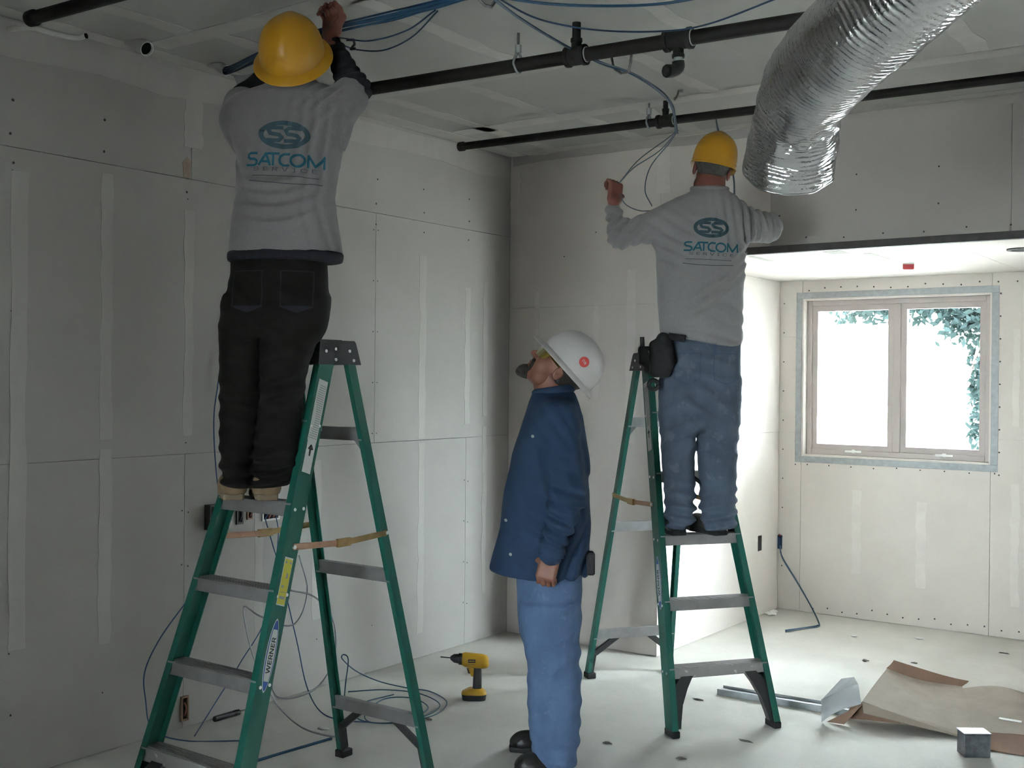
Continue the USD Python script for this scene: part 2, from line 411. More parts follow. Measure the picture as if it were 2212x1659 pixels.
def window(name, R, label):
    x0, x1, z0, z1 = R
    w = struct(name, label=label)
    y = AD
    b = 0.042
    # corner beads round the opening, slightly proud of the board
    for a in ((x0 - b, x1 + b, z1, z1 + b), (x0 - b, x1 + b, z0 - b, z0)):
        part(w, 'corner_bead', box(a[0], a[1], y - 0.004, y - 0.0002, a[2], a[3], 0.001), 'galvanized')
    for a in ((x0 - b, x0), (x1, x1 + b)):
        part(w, 'corner_bead', box(a[0], a[1], y - 0.004, y - 0.0002, z0 + 0.0005, z1 - 0.0005, 0.001), 'galvanized')
    # reveal boards
    d = 0.085
    part(w, 'reveal', box(x0 + 0.0005, x0 + 0.012, y + 0.001, y + d, z0, z1), 'drywall_lit')
    part(w, 'reveal', box(x1 - 0.012, x1 - 0.0005, y + 0.001, y + d, z0, z1), 'drywall_lit')
    part(w, 'reveal', box(x0 + 0.0125, x1 - 0.0125, y + 0.001, y + d, z1 - 0.012, z1), 'drywall_lit')
    part(w, 'window_sill', box(x0 + 0.0125, x1 - 0.0125, y + 0.001, y + d, z0, z0 + 0.012), 'drywall_lit')
    X0, X1, Z0, Z1 = x0 + 0.013, x1 - 0.013, z0 + 0.0125, z1 - 0.0125
    f = 0.035
    yb, yf = y + 0.055, y + 0.14
    for a in ((X0, X0 + f, Z0, Z1), (X1 - f, X1, Z0, Z1), (X0 + f + .0005, X1 - f - .0005, Z1 - f, Z1), (X0 + f + .0005, X1 - f - .0005, Z0, Z0 + f)):
        part(w, 'window_frame', box(a[0], a[1], yb, yf, a[2], a[3], 0.003), 'window_frame')
    xm = (X0 + X1) / 2 + 0.012
    part(w, 'mullion', box(xm - 0.024, xm + 0.024, yb, yf, Z0 + f + .0005, Z1 - f - .0005, 0.003), 'window_frame')
    for (s0, s1) in ((X0 + f + 0.001, xm - 0.025), (xm + 0.025, X1 - f - 0.001)):
        c, q0, q1 = 0.036, Z0 + f + 0.001, Z1 - f - 0.001
        ring = sg.box(s0, q0, s1, q1).difference(sg.box(s0 + c, q0 + c, s1 - c, q1 - c))
        p = part(w, 'sash', placed(extrude(ring, 0.045), (0, yb + 0.055, 0), (1, 0, 0), (0, 0, 1), (0, -1, 0)), 'window_frame')
        part(w, 'pane', box(s0 + c - 0.003, s1 - c + 0.003, yb + 0.030, yb + 0.034, q0 + c - 0.003, q1 - c + 0.003), 'pane')
        sx = (s0 + s1) / 2 + 0.02
        part(w, 'latch', cat_(box(sx - 0.055, sx + 0.055, yb - 0.018, yb - 0.0005, Z0 + 0.022, Z0 + 0.036, 0.003), box(sx - 0.012, sx + 0.012, yb - 0.012, yb - 0.0005, Z0 + 0.017, Z0 + 0.043, 0.003)), 'white_plastic', label='white window latch')
    return w


window('window_1', W1, 'window with two fixed sashes in the alcove wall')

# the alcove's right side wall with a tall glazed opening, just out of the picture
pl = sg.box(0.1505, -0.15, AD + TH, HC + 0.15).difference(sg.box(W2[0], W2[2], W2[1], W2[3]))
struct('wall_alcove_right', placed(extrude(pl, 0.15), (XA + 0.15, 0, 0), (0, 1, 0), (0, 0, 1), (-1, 0, 0)), 'drywall_lit')
W4 = (4.5, 5.2, 0.3, 2.1)
pl = sg.box(XA + 0.151, -0.15, XR + 0.15, HC + 0.15).difference(sg.box(W4[0], W4[2], W4[1], W4[3]))
struct('wall_back_right', placed(extrude(pl, 0.15), (0, 0.1505, 0), (1, 0, 0), (0, 0, 1), (0, -1, 0)), 'drywall')
w4 = struct('window_4', label='glazed opening right of the alcove, out of the picture')
for a in ((W4[0], W4[0] + 0.05, W4[2], W4[3]), (W4[1] - 0.05, W4[1], W4[2], W4[3]), (W4[0] + 0.051, W4[1] - 0.051, W4[3] - 0.05, W4[3]), (W4[0] + 0.051, W4[1] - 0.051, W4[2], W4[2] + 0.05)):
    part(w4, 'window_frame', box(a[0], a[1], 0.04, 0.11, a[2], a[3]), 'window_frame')
part(w4, 'pane', box(W4[0] + 0.05, W4[1] - 0.05, 0.07, 0.074, W4[2] + 0.05, W4[3] - 0.05), 'pane')
struct('wall_header_end', box(XA - 0.0005, XA + 0.151, 0.0005, 0.15, -0.15, HC + 0.15), 'drywall')
w2 = struct('window_2', label='tall glazed opening in the right side of the alcove')
for a in ((W2[0], W2[0] + 0.05, W2[2], W2[3]), (W2[1] - 0.05, W2[1], W2[2], W2[3]), (W2[0] + 0.051, W2[1] - 0.051, W2[3] - 0.05, W2[3]), (W2[0] + 0.051, W2[1] - 0.051, W2[2], W2[2] + 0.05)):
    part(w2, 'window_frame', box(XA + 0.04, XA + 0.11, a[0], a[1], a[2], a[3]), 'window_frame')
part(w2, 'pane', box(XA + 0.07, XA + 0.074, W2[0] + 0.05, W2[1] - 0.05, W2[2] + 0.05, W2[3] - 0.05), 'pane')

# ceilings
WC = ((0, 0, HC), (1, 0, 0), (0, 1, 0), (0, 0, -1))
sc = struct('ceiling')
ys, xs = (YR, -7.2, -6.0, -4.8, -3.92, -2.74, -1.6, -0.74, 0.0), (0.0, 1.26, 3.7, XR)
for j in range(len(ys) - 1):
    for i in range(3):
        sh = 0.0 if j % 2 else 0.86
        x0, x1 = (0 if i == 0 else xs[i] + sh), (XR if i == 2 else xs[i + 1] + sh)
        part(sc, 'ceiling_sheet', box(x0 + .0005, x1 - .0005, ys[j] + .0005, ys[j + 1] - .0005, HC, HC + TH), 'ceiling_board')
part(sc, 'framing', box(-0.14, XR + 0.15, YR - 0.15, 0.0, HC + TH + 0.0005, HC + 0.15), 'core')
k = 0
for y in ys[1:-1]:
    strip(sc, WC, 0.16, XR - 0.1, y - 0.055, y + 0.055, 'ceiling_tape', 'joint_tape', seed=100 + k, wob=0.016, t=0.001); k += 1
for x, y0, y1 in ((0.36, -1.55, -0.06), (0.84, -1.56, -0.78), (1.26, -2.7, -1.65), (1.74, -1.55, -0.78), (2.14, -0.7, -0.05), (1.3, -0.7, -0.05), (0.5, -2.7, -1.68), (0.42, -3.9, -2.8), (1.26, -3.85, -2.8), (2.1, -2.65, -1.68), (2.95, -2.65, -0.8), (0.95, -0.7, -0.06)):
    strip(sc, WC, x - 0.042, x + 0.042, y0, y1, 'ceiling_tape', 'joint_tape', seed=130 + k, wob=0.014, t=0.001); k += 1
strip(sc, WC, 0.002, 0.13, -4.3, -0.01, 'ceiling_tape', 'corner_tape', seed=170, wob=0.025, t=0.0012)
strip(sc, WC, 0.14, XR - 0.1, -0.09, -0.003, 'ceiling_tape', 'corner_tape', seed=171, wob=0.012, t=0.0012)

sca = struct('ceiling_alcove')
for a, b in ((AX, 2.6), (2.6, XA)):
    part(sca, 'ceiling_sheet', box(a + .001, b - .001, 0.0005, AD - 0.0005, HA, HA + TH), 'drywall_lit')
WAC = ((0, 0, HA), (1, 0, 0), (0, 1, 0), (0, 0, -1))
for k, (a, b, c, d) in enumerate(((1.52, 1.56, 0.12, 0.42), (1.95, 2.05, 0.10, 0.24), (2.10, 2.14, 0.3, 0.62))):
    strip(sca, WAC, a, b, c, d, 'drywall', 'bare_strip', seed=200 + k, wob=0.004)

# rest of the room behind the camera: right wall, rear wall with a glazed opening
W3 = (1.9, 3.5, 0.6, 1.9)
struct('wall_right', box(XR, XR + 0.15, YR - 0.15, 0.0, -0.15, HC + 0.15), 'drywall')
poly = sg.box(-0.15, -0.15, XR + 0.15, HC + 0.15).difference(sg.box(W3[0], W3[2], W3[1], W3[3]))
struct('wall_rear', placed(extrude(poly, 0.15), (0, YR, 0), (1, 0, 0), (0, 0, 1), (0, -1, 0)), 'drywall')
struct('added_partition', box(0.001, 1.8, -5.62, -5.5, 0.001, HC - 0.002), 'drywall', label='unseen stub partition added to shade the left wall')  # unseen wall added to keep rear window light off the left wall
w3 = struct('window_3', label='glazed opening in the rear wall behind the photographer')
for a in ((W3[0], W3[0] + 0.05, W3[2], W3[3]), (W3[1] - 0.05, W3[1], W3[2], W3[3]), (W3[0] + 0.051, W3[1] - 0.051, W3[3] - 0.05, W3[3]), (W3[0] + 0.051, W3[1] - 0.051, W3[2], W3[2] + 0.05)):
    part(w3, 'window_frame', box(a[0], a[1], YR - 0.11, YR - 0.04, a[2], a[3]), 'window_frame')
part(w3, 'pane', box(W3[0] + 0.05, W3[1] - 0.05, YR - 0.074, YR - 0.07, W3[2] + 0.05, W3[3] - 0.05), 'pane')

# outside
struct('ground', box(-60, 60, -50, 80, -0.35, -0.16), 'ground')


# ------------------------------------------------------------------ stepladders (fibreglass rails, aluminium steps)
mat('fibreglass', (0.0072, 0.0918, 0.0666), 0.38, var=0.10, vscale=20, vstretch=(1, 1, 0.1), bump=0.03, bscale=90, bstretch=(1, 1, 0.05))
mat('aluminium', (0.2604, 0.2542, 0.2542), 0.50, 0.55, var=0.12, vscale=14, bump=0.04, bscale=60)
mat('aluminium_worn', (0.3128, 0.306, 0.2992), 0.55, 0.40, var=0.10, vscale=10, spots=(22, 0.60, (0.66, 0.65, 0.63), 0.7))
mat('black_resin', (0.022, 0.022, 0.024), 0.42, bump=0.05, bscale=120)
mat('rubber', (0.012, 0.012, 0.012), 0.75)
mat('brass_zinc', (0.416, 0.288, 0.136), 0.38, 0.75, var=0.2, vscale=18)
mat('copper_zinc', (0.448, 0.264, 0.176), 0.40, 0.65, var=0.15, vscale=18)
mat('label_white', (0.465, 0.465, 0.45), 0.5)
mat('label_yellow', (0.48, 0.416, 0.032), 0.45)
mat('label_blue', (0.02, 0.07, 0.30), 0.4)
mat('print_black', (0.02, 0.02, 0.022), 0.6)
mat('print_grey', (0.25, 0.25, 0.25), 0.6)
mat('rivet', (0.70, 0.70, 0.70), 0.35, 0.6)

LH, LWB, LWT, LVF, LVR, LWR, LSTEP = 1.656, 0.545, 0.307, 0.556, 0.384, 0.496, 0.283


def lad_w(z): return LWB - (LWB - LWT) * z / 1.7          # outer width of the front
def lad_vf(z): return -LVF * (1 - z / 1.7) - 0.05
def lad_wr(z): return LWR - (LWR - 0.30) * z / 1.66
def lad_vr(z): return LVR * (1 - z / 1.66) + 0.05


def rail(poly, s, w, v, z0, z1):
    """A straight rail: poly in (inward from the outer face, v) lofted from z0 to z1 along the ladder's slope."""
    m = extrude(poly, 1.0)
    V = np.array(m.vertices)
    z = z0 + V[:, 2] * (z1 - z0)
    out = np.column_stack([s * (w(z) / 2 - V[:, 0]), v(z) + V[:, 1], z])
    m = trimesh.Trimesh(out, m.faces, process=False)
    if s > 0:
        m.invert()
    return m


def make_ladder(label, loc, rotz):
    t = thing('stepladder', label, 'ladder', loc, rotz, group='green fibreglass stepladders')
    C = [(0, -0.030), (0.030, -0.030), (0.030, -0.0255), (0.0045, -0.0255), (0.0045, 0.0375), (0.030, 0.0375), (0.030, 0.042), (0, 0.042)]
    CR = [(0, -0.018), (0.022, -0.018), (0.022, -0.014), (0.004, -0.014), (0.004, 0.018), (0.022, 0.018), (0.022, 0.022), (0, 0.022)]
    for s in (-1, 1):
        fr = part(t, 'front_rail', rail(C, s, lad_w, lad_vf, 0.03, 1.635), 'fibreglass')
        rr = part(t, 'rear_rail', rail(CR, s, lad_wr, lad_vr, 0.03, 1.635), 'fibreglass')
        # feet
        w, v = lad_w(0.03), lad_vf(0.03)
        part(fr, 'rubber_foot', box(s * (w / 2 - 0.036) if s > 0 else s * w / 2 - 0.002, s * w / 2 + 0.002 if s > 0 else s * (w / 2 - 0.036), v - 0.036, v + 0.048, 0.0, 0.03, 0.004), 'rubber')
        w, v = lad_wr(0.03), lad_vr(0.03)
        part(rr, 'rubber_foot', box(s * (w / 2 - 0.045) if s > 0 else s * w / 2 - 0.003, s * w / 2 + 0.003 if s > 0 else s * (w / 2 - 0.045), v - 0.028, v + 0.032, 0.0, 0.03, 0.004), 'rubber')
        # front knee braces: curved black plates from the bottom step to the foot
        u0 = s * (lad_w(0.1) / 2 - 0.006)
        outer = [(0.0, 0.035), (0.0, 0.15), (0.02, 0.205), (0.075, 0.262), (0.115, 0.268), (0.128, 0.262), (0.085, 0.195), (0.055, 0.13), (0.040, 0.06), (0.036, 0.035)]
        pl = extrude(outer, 0.034)
        V = np.array(pl.vertices)
        P = np.column_stack([u0 - s * V[:, 0] - s * 0.012 * (V[:, 1] / 0.27), lad_vf(V[:, 1]) - 0.020 + V[:, 2], V[:, 1]])
        pm = trimesh.Trimesh(P, pl.faces, process=False)
        if s < 0:
            pm.invert()
        pm.fix_normals()
        part(t, 'foot_brace', pm, 'black_resin')
        # rear knee braces
        zt = 0.225
        a = np.array([s * 0.085, lad_vr(zt), zt]); b = np.array([s * (lad_wr(0.13) / 2 - 0.020), lad_vr(0.13), 0.125]); c = np.array([s * (lad_wr(0.02) / 2 - 0.020), lad_vr(0.03), 0.034])
        rb = part(t, 'rear_brace', obox(a, b, 0.030, 0.016, up=(0, 1, 0), ch=0.003), 'black_resin')
        part(rb, 'brace_shoe', obox(b + [0, 0, 0.012], c, 0.034, 0.036, up=(0, 1, 0), ch=0.004), 'black_resin')
        # spreaders
        zs = 0.985
        p0 = np.array([s * (lad_w(zs) / 2 + 0.004), lad_vf(zs) + 0.012, zs]); p1 = np.array([s * (lad_wr(zs) / 2 + 0.004), lad_vr(zs) + 0.004, zs - 0.002])
        pm_ = (p0 + p1) / 2 + [0, 0, -0.012]
        sp = part(t, 'spreader', obox(p0, pm_, 0.022, 0.006, up=(1, 0, 0), ch=0.001), 'copper_zinc')
        part(sp, 'spreader_arm', obox(pm_ + [s * 0.006, 0, 0], p1 + [s * 0.006, 0, 0], 0.022, 0.005, up=(1, 0, 0), ch=0.001), 'brass_zinc')
        part(sp, 'hinge', obox(pm_ + (p0 - pm_) * 0.12 + [s * 0.005, 0, 0], pm_ + (p1 - pm_) * 0.16 + [s * 0.005, 0, 0], 0.030, 0.016, up=(1, 0, 0), ch=0.002), 'brass_zinc')
        part(sp, 'bolt', cat_(*[cyl(q + [s * 0.002, 0, 0], q + [s * 0.009, 0, 0], 0.007, 12) for q in (p0, p1)]), 'rivet', kind='stuff')
    # steps
    for k in range(1, 6):
        z = k * LSTEP
        w, v = lad_w(z) - 0.012, lad_vf(z)
        prof = [(-0.032, 0.0), (-0.032, -0.046), (-0.026, -0.046), (-0.026, -0.006), (0.038, -0.006), (0.038, -0.040), (0.043, -0.040), (0.043, 0.0)]
        m = extrude(prof, w)
        m = placed(m, (-w / 2, v, z), (0, 1, 0), (0, 0, 1), (1, 0, 0))
        sp = part(t, 'step', m, 'aluminium' if k > 1 else 'aluminium_worn')
        part(sp, 'tread', cat_(*[box(-w / 2 + 0.008, w / 2 - 0.008, v + q - 0.003, v + q + 0.003, z + 0.0002, z + 0.002) for q in np.linspace(-0.024, 0.036, 6)]), 'aluminium', kind='stuff')
        part(sp, 'step_rivet', cat_(*[cyl((s * lad_w(z) / 2, v + q, z - 0.022), (s * (lad_w(z) / 2 + 0.003), v + q, z - 0.022), 0.006, 10) for s in (-1, 1) for q in (-0.018, 0.022)], *[cyl((s * (lad_w(z) / 2 - 0.016), v - 0.0302, z - 0.02), (s * (lad_w(z) / 2 - 0.016), v - 0.033, z - 0.02), 0.006, 10) for s in (-1, 1)]), 'rivet', kind='stuff')
    # rear rungs
    for z in (0.238, 0.815, 1.355):
        w, v = lad_wr(z) - 0.010, lad_vr(z)
        m = placed(extrude([(-0.014, 0.024), (-0.014, -0.024), (-0.009, -0.024), (-0.009, 0.018), (0.016, 0.018), (0.016, 0.024)], w), (-w / 2, v, z), (0, 1, 0), (0, 0, 1), (1, 0, 0))
        part(t, 'rear_rung', m, 'aluminium')
        if z > 1.2:
            for s in (-1, 1):
                part(t, 'corner_brace', obox((s * (w / 2 - 0.045), v, z - 0.015), (s * (lad_wr(z - 0.06) / 2 - 0.010), lad_vr(z - 0.07), z - 0.075), 0.018, 0.004, up=(0, 1, 0)), 'aluminium')
    # moulded cap
    lo = [(-0.165, -0.118), (0.165, -0.118), (0.165, 0.100), (-0.165, 0.100)]
    hi = [(-0.154, -0.100), (0.154, -0.100), (0.154, 0.084), (-0.154, 0.084)]
    cap = trimesh.convex.convex_hull(np.array([(x, y, 1.612) for x, y in lo] + [(x, y, 1.690) for x, y in hi] + [(x * .97, y * .96, 1.700) for x, y in hi]))
    cp = part(t, 'top_cap', cap, 'black_resin')
    part(cp, 'tool_slot', cat_(*[box(x - 0.03, x + 0.03, -0.06, 0.045, 1.7002, 1.703, 0.001) for x in (-0.09, 0.0, 0.09)]), 'rubber', kind='stuff')
    rv = []
    for s in (-1, 1):
        for v, z in ((-0.075, 1.660), (-0.025, 1.668), (-0.030, 1.630), (0.045, 1.662), (0.062, 1.628)):
            x = s * (0.165 - 0.011 * (z - 1.612) / 0.078)
            rv.append(cyl((x - s * 0.004, v, z), (x + s * 0.003, v, z), 0.006, 10))
    part(cp, 'cap_rivet', cat_(*rv), 'rivet', kind='stuff')

    # labels on the rails' outer webs
    def web(s, z, off, du=0.0):
        return np.array([s * (lad_w(z) / 2 + off), lad_vf(z) + 0.006 + du, z])
    k = LVF / 1.7
    up = np.array([0, k, 1.0]); up /= np.linalg.norm(up)

    def label_on(s, z, poly, mat_, name, off=0.0006, t_=0.0008, parent=t):
        n = np.array([s, 0, (LWB - LWT) / 1.7 / 2]); n /= np.linalg.norm(n)
        e1 = up - n * (up @ n); e1 /= np.linalg.norm(e1)
        e2 = np.cross(n, e1)
        m = placed(extrude(poly, t_), web(s, z, off), e1, e2 * -1 if np.linalg.det(np.array([e1, -e2, n])) > 0 else e2, n)
        return part(parent, name, m, mat_, kind='stuff' if name == 'label_print' else None)

    R_ = lambda a, b, c, d: sg.box(a, b, c, d)
    for s in (1, -1):
        L1 = label_on(s, 1.455, R_(-0.12, -0.022, 0.105, 0.022), 'label_white', 'instruction_label')
        rows = unary_union([R_(q, -0.018, q + 0.003, 0.012 + 0.006 * math.sin(40 * q)) for q in np.arange(-0.11, 0.09, 0.008)])
        label_on(s, 1.455, rows, 'print_grey', 'label_print', 0.0015, 0.0003, L1)
        L2 = label_on(s, 1.285, R_(-0.055, -0.020, 0.06, 0.020), 'label_white', 'safety_label')
        tri = sg.Polygon([(0.03, -0.012), (0.03, 0.012), (0.048, 0)]).union(R_(0.006, -0.003, 0.034, 0.003))
        label_on(s, 1.285, tri, 'print_black', 'label_print', 0.0015, 0.0003, L2)
        if s > 0:
            Y0 = label_on(s, 0.872, R_(-0.080, -0.019, 0.083, 0.019), 'label_white', 'warning_label')
            label_on(s, 0.872, R_(-0.076, -0.017, 0.077, 0.017), 'label_yellow', 'warning_panel', 0.0016, 0.0004, Y0)
            bl = unary_union([R_(0.062, -0.014, 0.070, -0.006), R_(0.062, 0.006, 0.070, 0.014), R_(0.012, -0.008, 0.03, 0.0), R_(-0.02, 0.002, -0.012, 0.012), R_(-0.058, -0.012, -0.048, 0.012), R_(-0.036, -0.014, -0.034, 0.014)])
            label_on(s, 0.872, bl, 'print_grey', 'label_print', 0.0022, 0.0003, Y0)
        # maker's oval
        zc = 0.640
        a = np.linspace(-1, 1, 40)
        lens = lambda L, h: sg.Polygon([(L * q, h * (1 - q * q) ** 0.62) for q in a] + [(L * q, -h * (1 - q * q) ** 0.62) for q in a[::-1]])
        B0 = label_on(s, zc, lens(0.122, 0.0215), 'label_white', 'maker_label')
        label_on(s, zc, lens(0.117, 0.019), 'label_blue', 'label_border', 0.0016, 0.0003, B0)
        label_on(s, zc, lens(0.117, 0.0155).intersection(R_(-0.085, -0.03, 0.085, 0.03)), 'label_white', 'label_field', 0.0021, 0.0003, B0)
        tm = meshkit.text_mesh('WERNER', 0.017, 0.0004, bold=True)
        tm.apply_translation([-tm.bounds.mean(0)[0], -tm.bounds.mean(0)[1], 0])
        tm.apply_scale([0.118 / (tm.bounds[1, 0] - tm.bounds[0, 0]), 1, 1])
        n = np.array([s, 0, (LWB - LWT) / 1.7 / 2]); n /= np.linalg.norm(n)
        e1 = up - n * (up @ n); e1 /= np.linalg.norm(e1)
        part(B0, 'label_lettering', placed(tm, web(s, zc, 0.0026), e1, np.cross(n, e1), n), 'print_black', kind='stuff')
    return t


lad1 = make_ladder('green fibreglass stepladder with a yellow warning label, under the man in dark trousers', (1.045, -2.719, 0), -0.005)
lad2 = copy_thing(lad1, 'green fibreglass stepladder under the man in blue jeans, near the alcove', 'ladder', (1.459, -0.678, 0), 0.943, group='green fibreglass stepladders')
# ------------------------------------------------------------------ people: outlines in each man's own frame (x right, y forward of the lens, z up from his feet), metres
# lofts: (z, centre x, centre y, half width, half depth)
PEOPLE_AT = {'L': (1.0723, -2.9896, 1.134), 'R': (1.7478, -0.909, 0.851), 'M': (1.5543, -1.8339, 0.0)}
PP = {
 'L_shirt': [(0.851, 0.088, 0.0, 0.197, 0.13), (0.869, 0.087, 0.0, 0.196, 0.13), (0.942, 0.086, 0.0, 0.188, 0.128), (1.006, 0.087, 0.0, 0.181, 0.126), (1.071, 0.09, 0.0, 0.174, 0.125), (1.136, 0.096, 0.0, 0.177, 0.125), (1.209, 0.099, 0.0, 0.19, 0.125), (1.266, 0.086, 0.0, 0.208, 0.125), (1.331, 0.088, 0.0, 0.209, 0.108), (1.379, 0.089, 0.0, 0.199, 0.096), (1.42, 0.089, 0.0, 0.175, 0.085), (1.444, 0.105, 0.0, 0.114, 0.069), (1.467, 0.121, 0.0, 0.081, 0.055)],
 'L_pelvis': [(0.568, 0.038, 0.0, 0.172, 0.1), (0.609, 0.049, 0.0, 0.18, 0.115), (0.682, 0.062, 0.0, 0.179, 0.125), (0.779, 0.067, 0.0, 0.17, 0.12), (0.844, 0.067, 0.0, 0.165, 0.11), (0.885, 0.065, 0.0, 0.158, 0.105)],
 'L_legl': [(0.047, -0.069, 0.0, 0.054, 0.075), (0.112, -0.074, 0.0, 0.054, 0.075), (0.21, -0.073, 0.0, 0.062, 0.08), (0.372, -0.064, 0.0, 0.072, 0.085), (0.518, -0.063, 0.0, 0.075, 0.09), (0.616, -0.058, 0.0, 0.075, 0.1), (0.713, -0.039, 0.0, 0.085, 0.1)],
 'L_legr': [(0.048, 0.044, 0.0, 0.064, 0.078), (0.13, 0.059, 0.0, 0.081, 0.078), (0.26, 0.071, 0.0, 0.076, 0.08), (0.374, 0.079, 0.0, 0.075, 0.085), (0.455, 0.084, 0.0, 0.081, 0.095), (0.552, 0.101, 0.0, 0.096, 0.1), (0.593, 0.117, 0.0, 0.106, 0.105), (0.634, 0.126, 0.0, 0.109, 0.11), (0.715, 0.141, 0.0, 0.103, 0.11)],
 'L_pts': {'shR': (0.255, 0.0, 1.345), 'elR': (0.317, 0.06, 1.458), 'wrR': (0.222, 0.13, 1.649), 'haR': (0.195, 0.16, 1.725), 'shL': (-0.09, 0.02, 1.358), 'elL': (-0.123, 0.28, 1.47), 'wrL': (0.016, 0.36, 1.658), 'hat': (0.108, -0.01, 1.555), 'head': (0.106, 0.01, 1.512), 'neck': (0.121, 0.0, 1.436), 'footL': (-0.071, 0.0, 0.002), 'footR': (0.039, 0.0, -0.004), 'logo': (0.105, -0.13, 1.254), 'text': (0.107, -0.13, 1.168), 'svc': (0.108, -0.13, 1.135), 'ln1': (0.108, -0.13, 1.113), 'ln2': (0.108, -0.13, 1.091)},
 'R_shirt': [(0.875, 0.007, 0.0, 0.185, 0.135), (0.945, 0.003, 0.0, 0.19, 0.135), (0.999, 0.001, 0.0, 0.193, 0.135), (1.085, -0.003, 0.0, 0.197, 0.135), (1.192, -0.005, 0.0, 0.2, 0.135), (1.278, -0.005, 0.0, 0.205, 0.132), (1.364, -0.002, 0.0, 0.211, 0.129), (1.461, 0.005, 0.0, 0.206, 0.125), (1.526, 0.015, 0.0, 0.178, 0.103), (1.562, 0.022, 0.0, 0.142, 0.09), (1.588, 0.036, 0.0, 0.097, 0.075), (1.614, 0.037, 0.0, 0.078, 0.06)],
 'R_pelvis': [(0.483, -0.002, 0.0, 0.172, 0.09), (0.548, -0.001, 0.0, 0.183, 0.11), (0.655, -0.001, 0.0, 0.184, 0.13), (0.763, 0.004, 0.0, 0.181, 0.13), (0.849, 0.011, 0.0, 0.174, 0.125), (0.967, 0.015, 0.0, 0.172, 0.12)],
 'R_legl': [(0.041, -0.092, 0.0, 0.065, 0.085), (0.138, -0.09, 0.0, 0.066, 0.085), (0.224, -0.092, 0.0, 0.071, 0.088), (0.332, -0.099, 0.0, 0.074, 0.09), (0.439, -0.097, 0.0, 0.081, 0.1), (0.547, -0.093, 0.0, 0.09, 0.105), (0.719, -0.088, 0.0, 0.095, 0.11)],
 'R_legr': [(0.032, 0.098, 0.0, 0.074, 0.085), (0.118, 0.089, 0.0, 0.081, 0.085), (0.226, 0.087, 0.0, 0.083, 0.088), (0.333, 0.083, 0.0, 0.088, 0.09), (0.441, 0.081, 0.0, 0.094, 0.1), (0.548, 0.084, 0.0, 0.096, 0.105), (0.72, 0.087, 0.0, 0.096, 0.11)],
 'R_pts': {'shL': (-0.184, 0.0, 1.449), 'elL': (-0.383, 0.02, 1.38), 'wrL': (-0.403, 0.05, 1.531), 'haL': (-0.399, 0.06, 1.607), 'shR': (0.173, 0.0, 1.463), 'elR': (0.333, 0.1, 1.449), 'wrR': (0.226, 0.34, 1.503), 'hat': (0.054, 0.0, 1.725), 'head': (0.049, 0.02, 1.695), 'neck': (0.036, 0.0, 1.601), 'footL': (-0.096, 0.0, 0.013), 'footR': (0.088, 0.0, 0.019), 'logo': (0.024, -0.13, 1.408), 'text': (0.025, -0.13, 1.32), 'svc': (0.025, -0.13, 1.288), 'ln1': (0.011, -0.13, 1.263), 'ln2': (0.011, -0.13, 1.24), 'pouch': (-0.22, -0.08, 0.813), 'ring': (-0.23, -0.09, 0.692), 'pouchL': (-0.274, -0.05, 0.828), 'belt0': (-0.171, -0.1, 0.925)},
 'M_shirt': [(0.769, -0.063, 0.0, 0.202, 0.2), (0.804, -0.058, 0.0, 0.203, 0.199), (0.883, -0.046, 0.0, 0.194, 0.196), (0.959, -0.037, 0.0, 0.186, 0.193), (1.035, -0.031, 0.0, 0.183, 0.19), (1.111, -0.027, 0.0, 0.177, 0.194), (1.186, -0.023, 0.0, 0.166, 0.198), (1.262, -0.02, 0.0, 0.155, 0.201), (1.338, -0.013, 0.0, 0.136, 0.205), (1.413, -0.007, 0.0, 0.118, 0.195), (1.47, -0.007, 0.0, 0.102, 0.16), (1.508, -0.007, 0.0, 0.087, 0.1), (1.531, -0.002, 0.0, 0.062, 0.075)],
 'M_pelvis': [(0.524, -0.015, 0.0, 0.123, 0.16), (0.599, -0.018, 0.0, 0.129, 0.175), (0.694, -0.018, 0.0, 0.132, 0.18), (0.77, -0.019, 0.0, 0.134, 0.175), (0.827, -0.022, 0.0, 0.134, 0.17)],
 'M_legn': [(0.027, 0.009, -0.1, 0.081, 0.09), (0.12, 0.007, -0.1, 0.095, 0.085), (0.194, 0.004, -0.1, 0.103, 0.085), (0.268, 0.002, -0.1, 0.108, 0.085), (0.342, 0.002, -0.1, 0.107, 0.085), (0.416, 0.0, -0.1, 0.105, 0.085), (0.49, -0.009, -0.1, 0.111, 0.09), (0.602, -0.019, -0.1, 0.12, 0.095), (0.676, -0.02, -0.1, 0.124, 0.095)],
 'M_legf': [(0.05, -0.014, 0.12, 0.075, 0.08), (0.128, -0.009, 0.12, 0.085, 0.08), (0.283, -0.005, 0.12, 0.091, 0.08), (0.439, -0.009, 0.12, 0.102, 0.085), (0.633, -0.016, 0.12, 0.116, 0.09)],
 'M_pts': {'shN': (0.006, -0.17, 1.41), 'elN': (0.042, -0.235, 1.107), 'wrN': (-0.02, -0.22, 0.883), 'haN': (-0.032, -0.22, 0.84), 'shF': (0.02, 0.17, 1.398), 'elF': (0.043, 0.23, 1.059), 'wrF': (-0.035, 0.2, 0.874), 'hat': (0.047, 0.0, 1.618), 'head': (0.005, 0.0, 1.606), 'neck': (-0.007, 0.0, 1.508), 'toeN': (-0.153, -0.13, -0.005), 'heelN': (0.056, -0.13, -0.018), 'toeF': (-0.17, 0.15, 0.015), 'heelF': (0.03, 0.15, 0.005), 'stick': (0.111, -0.14, 1.643), 'b1': (-0.107, -0.09, 1.341), 'b2': (-0.155, -0.08, 1.299), 'b3': (-0.21, -0.08, 1.001), 'b4': (-0.19, -0.09, 0.873), 'hol': (0.143, -0.05, 0.827)},
}
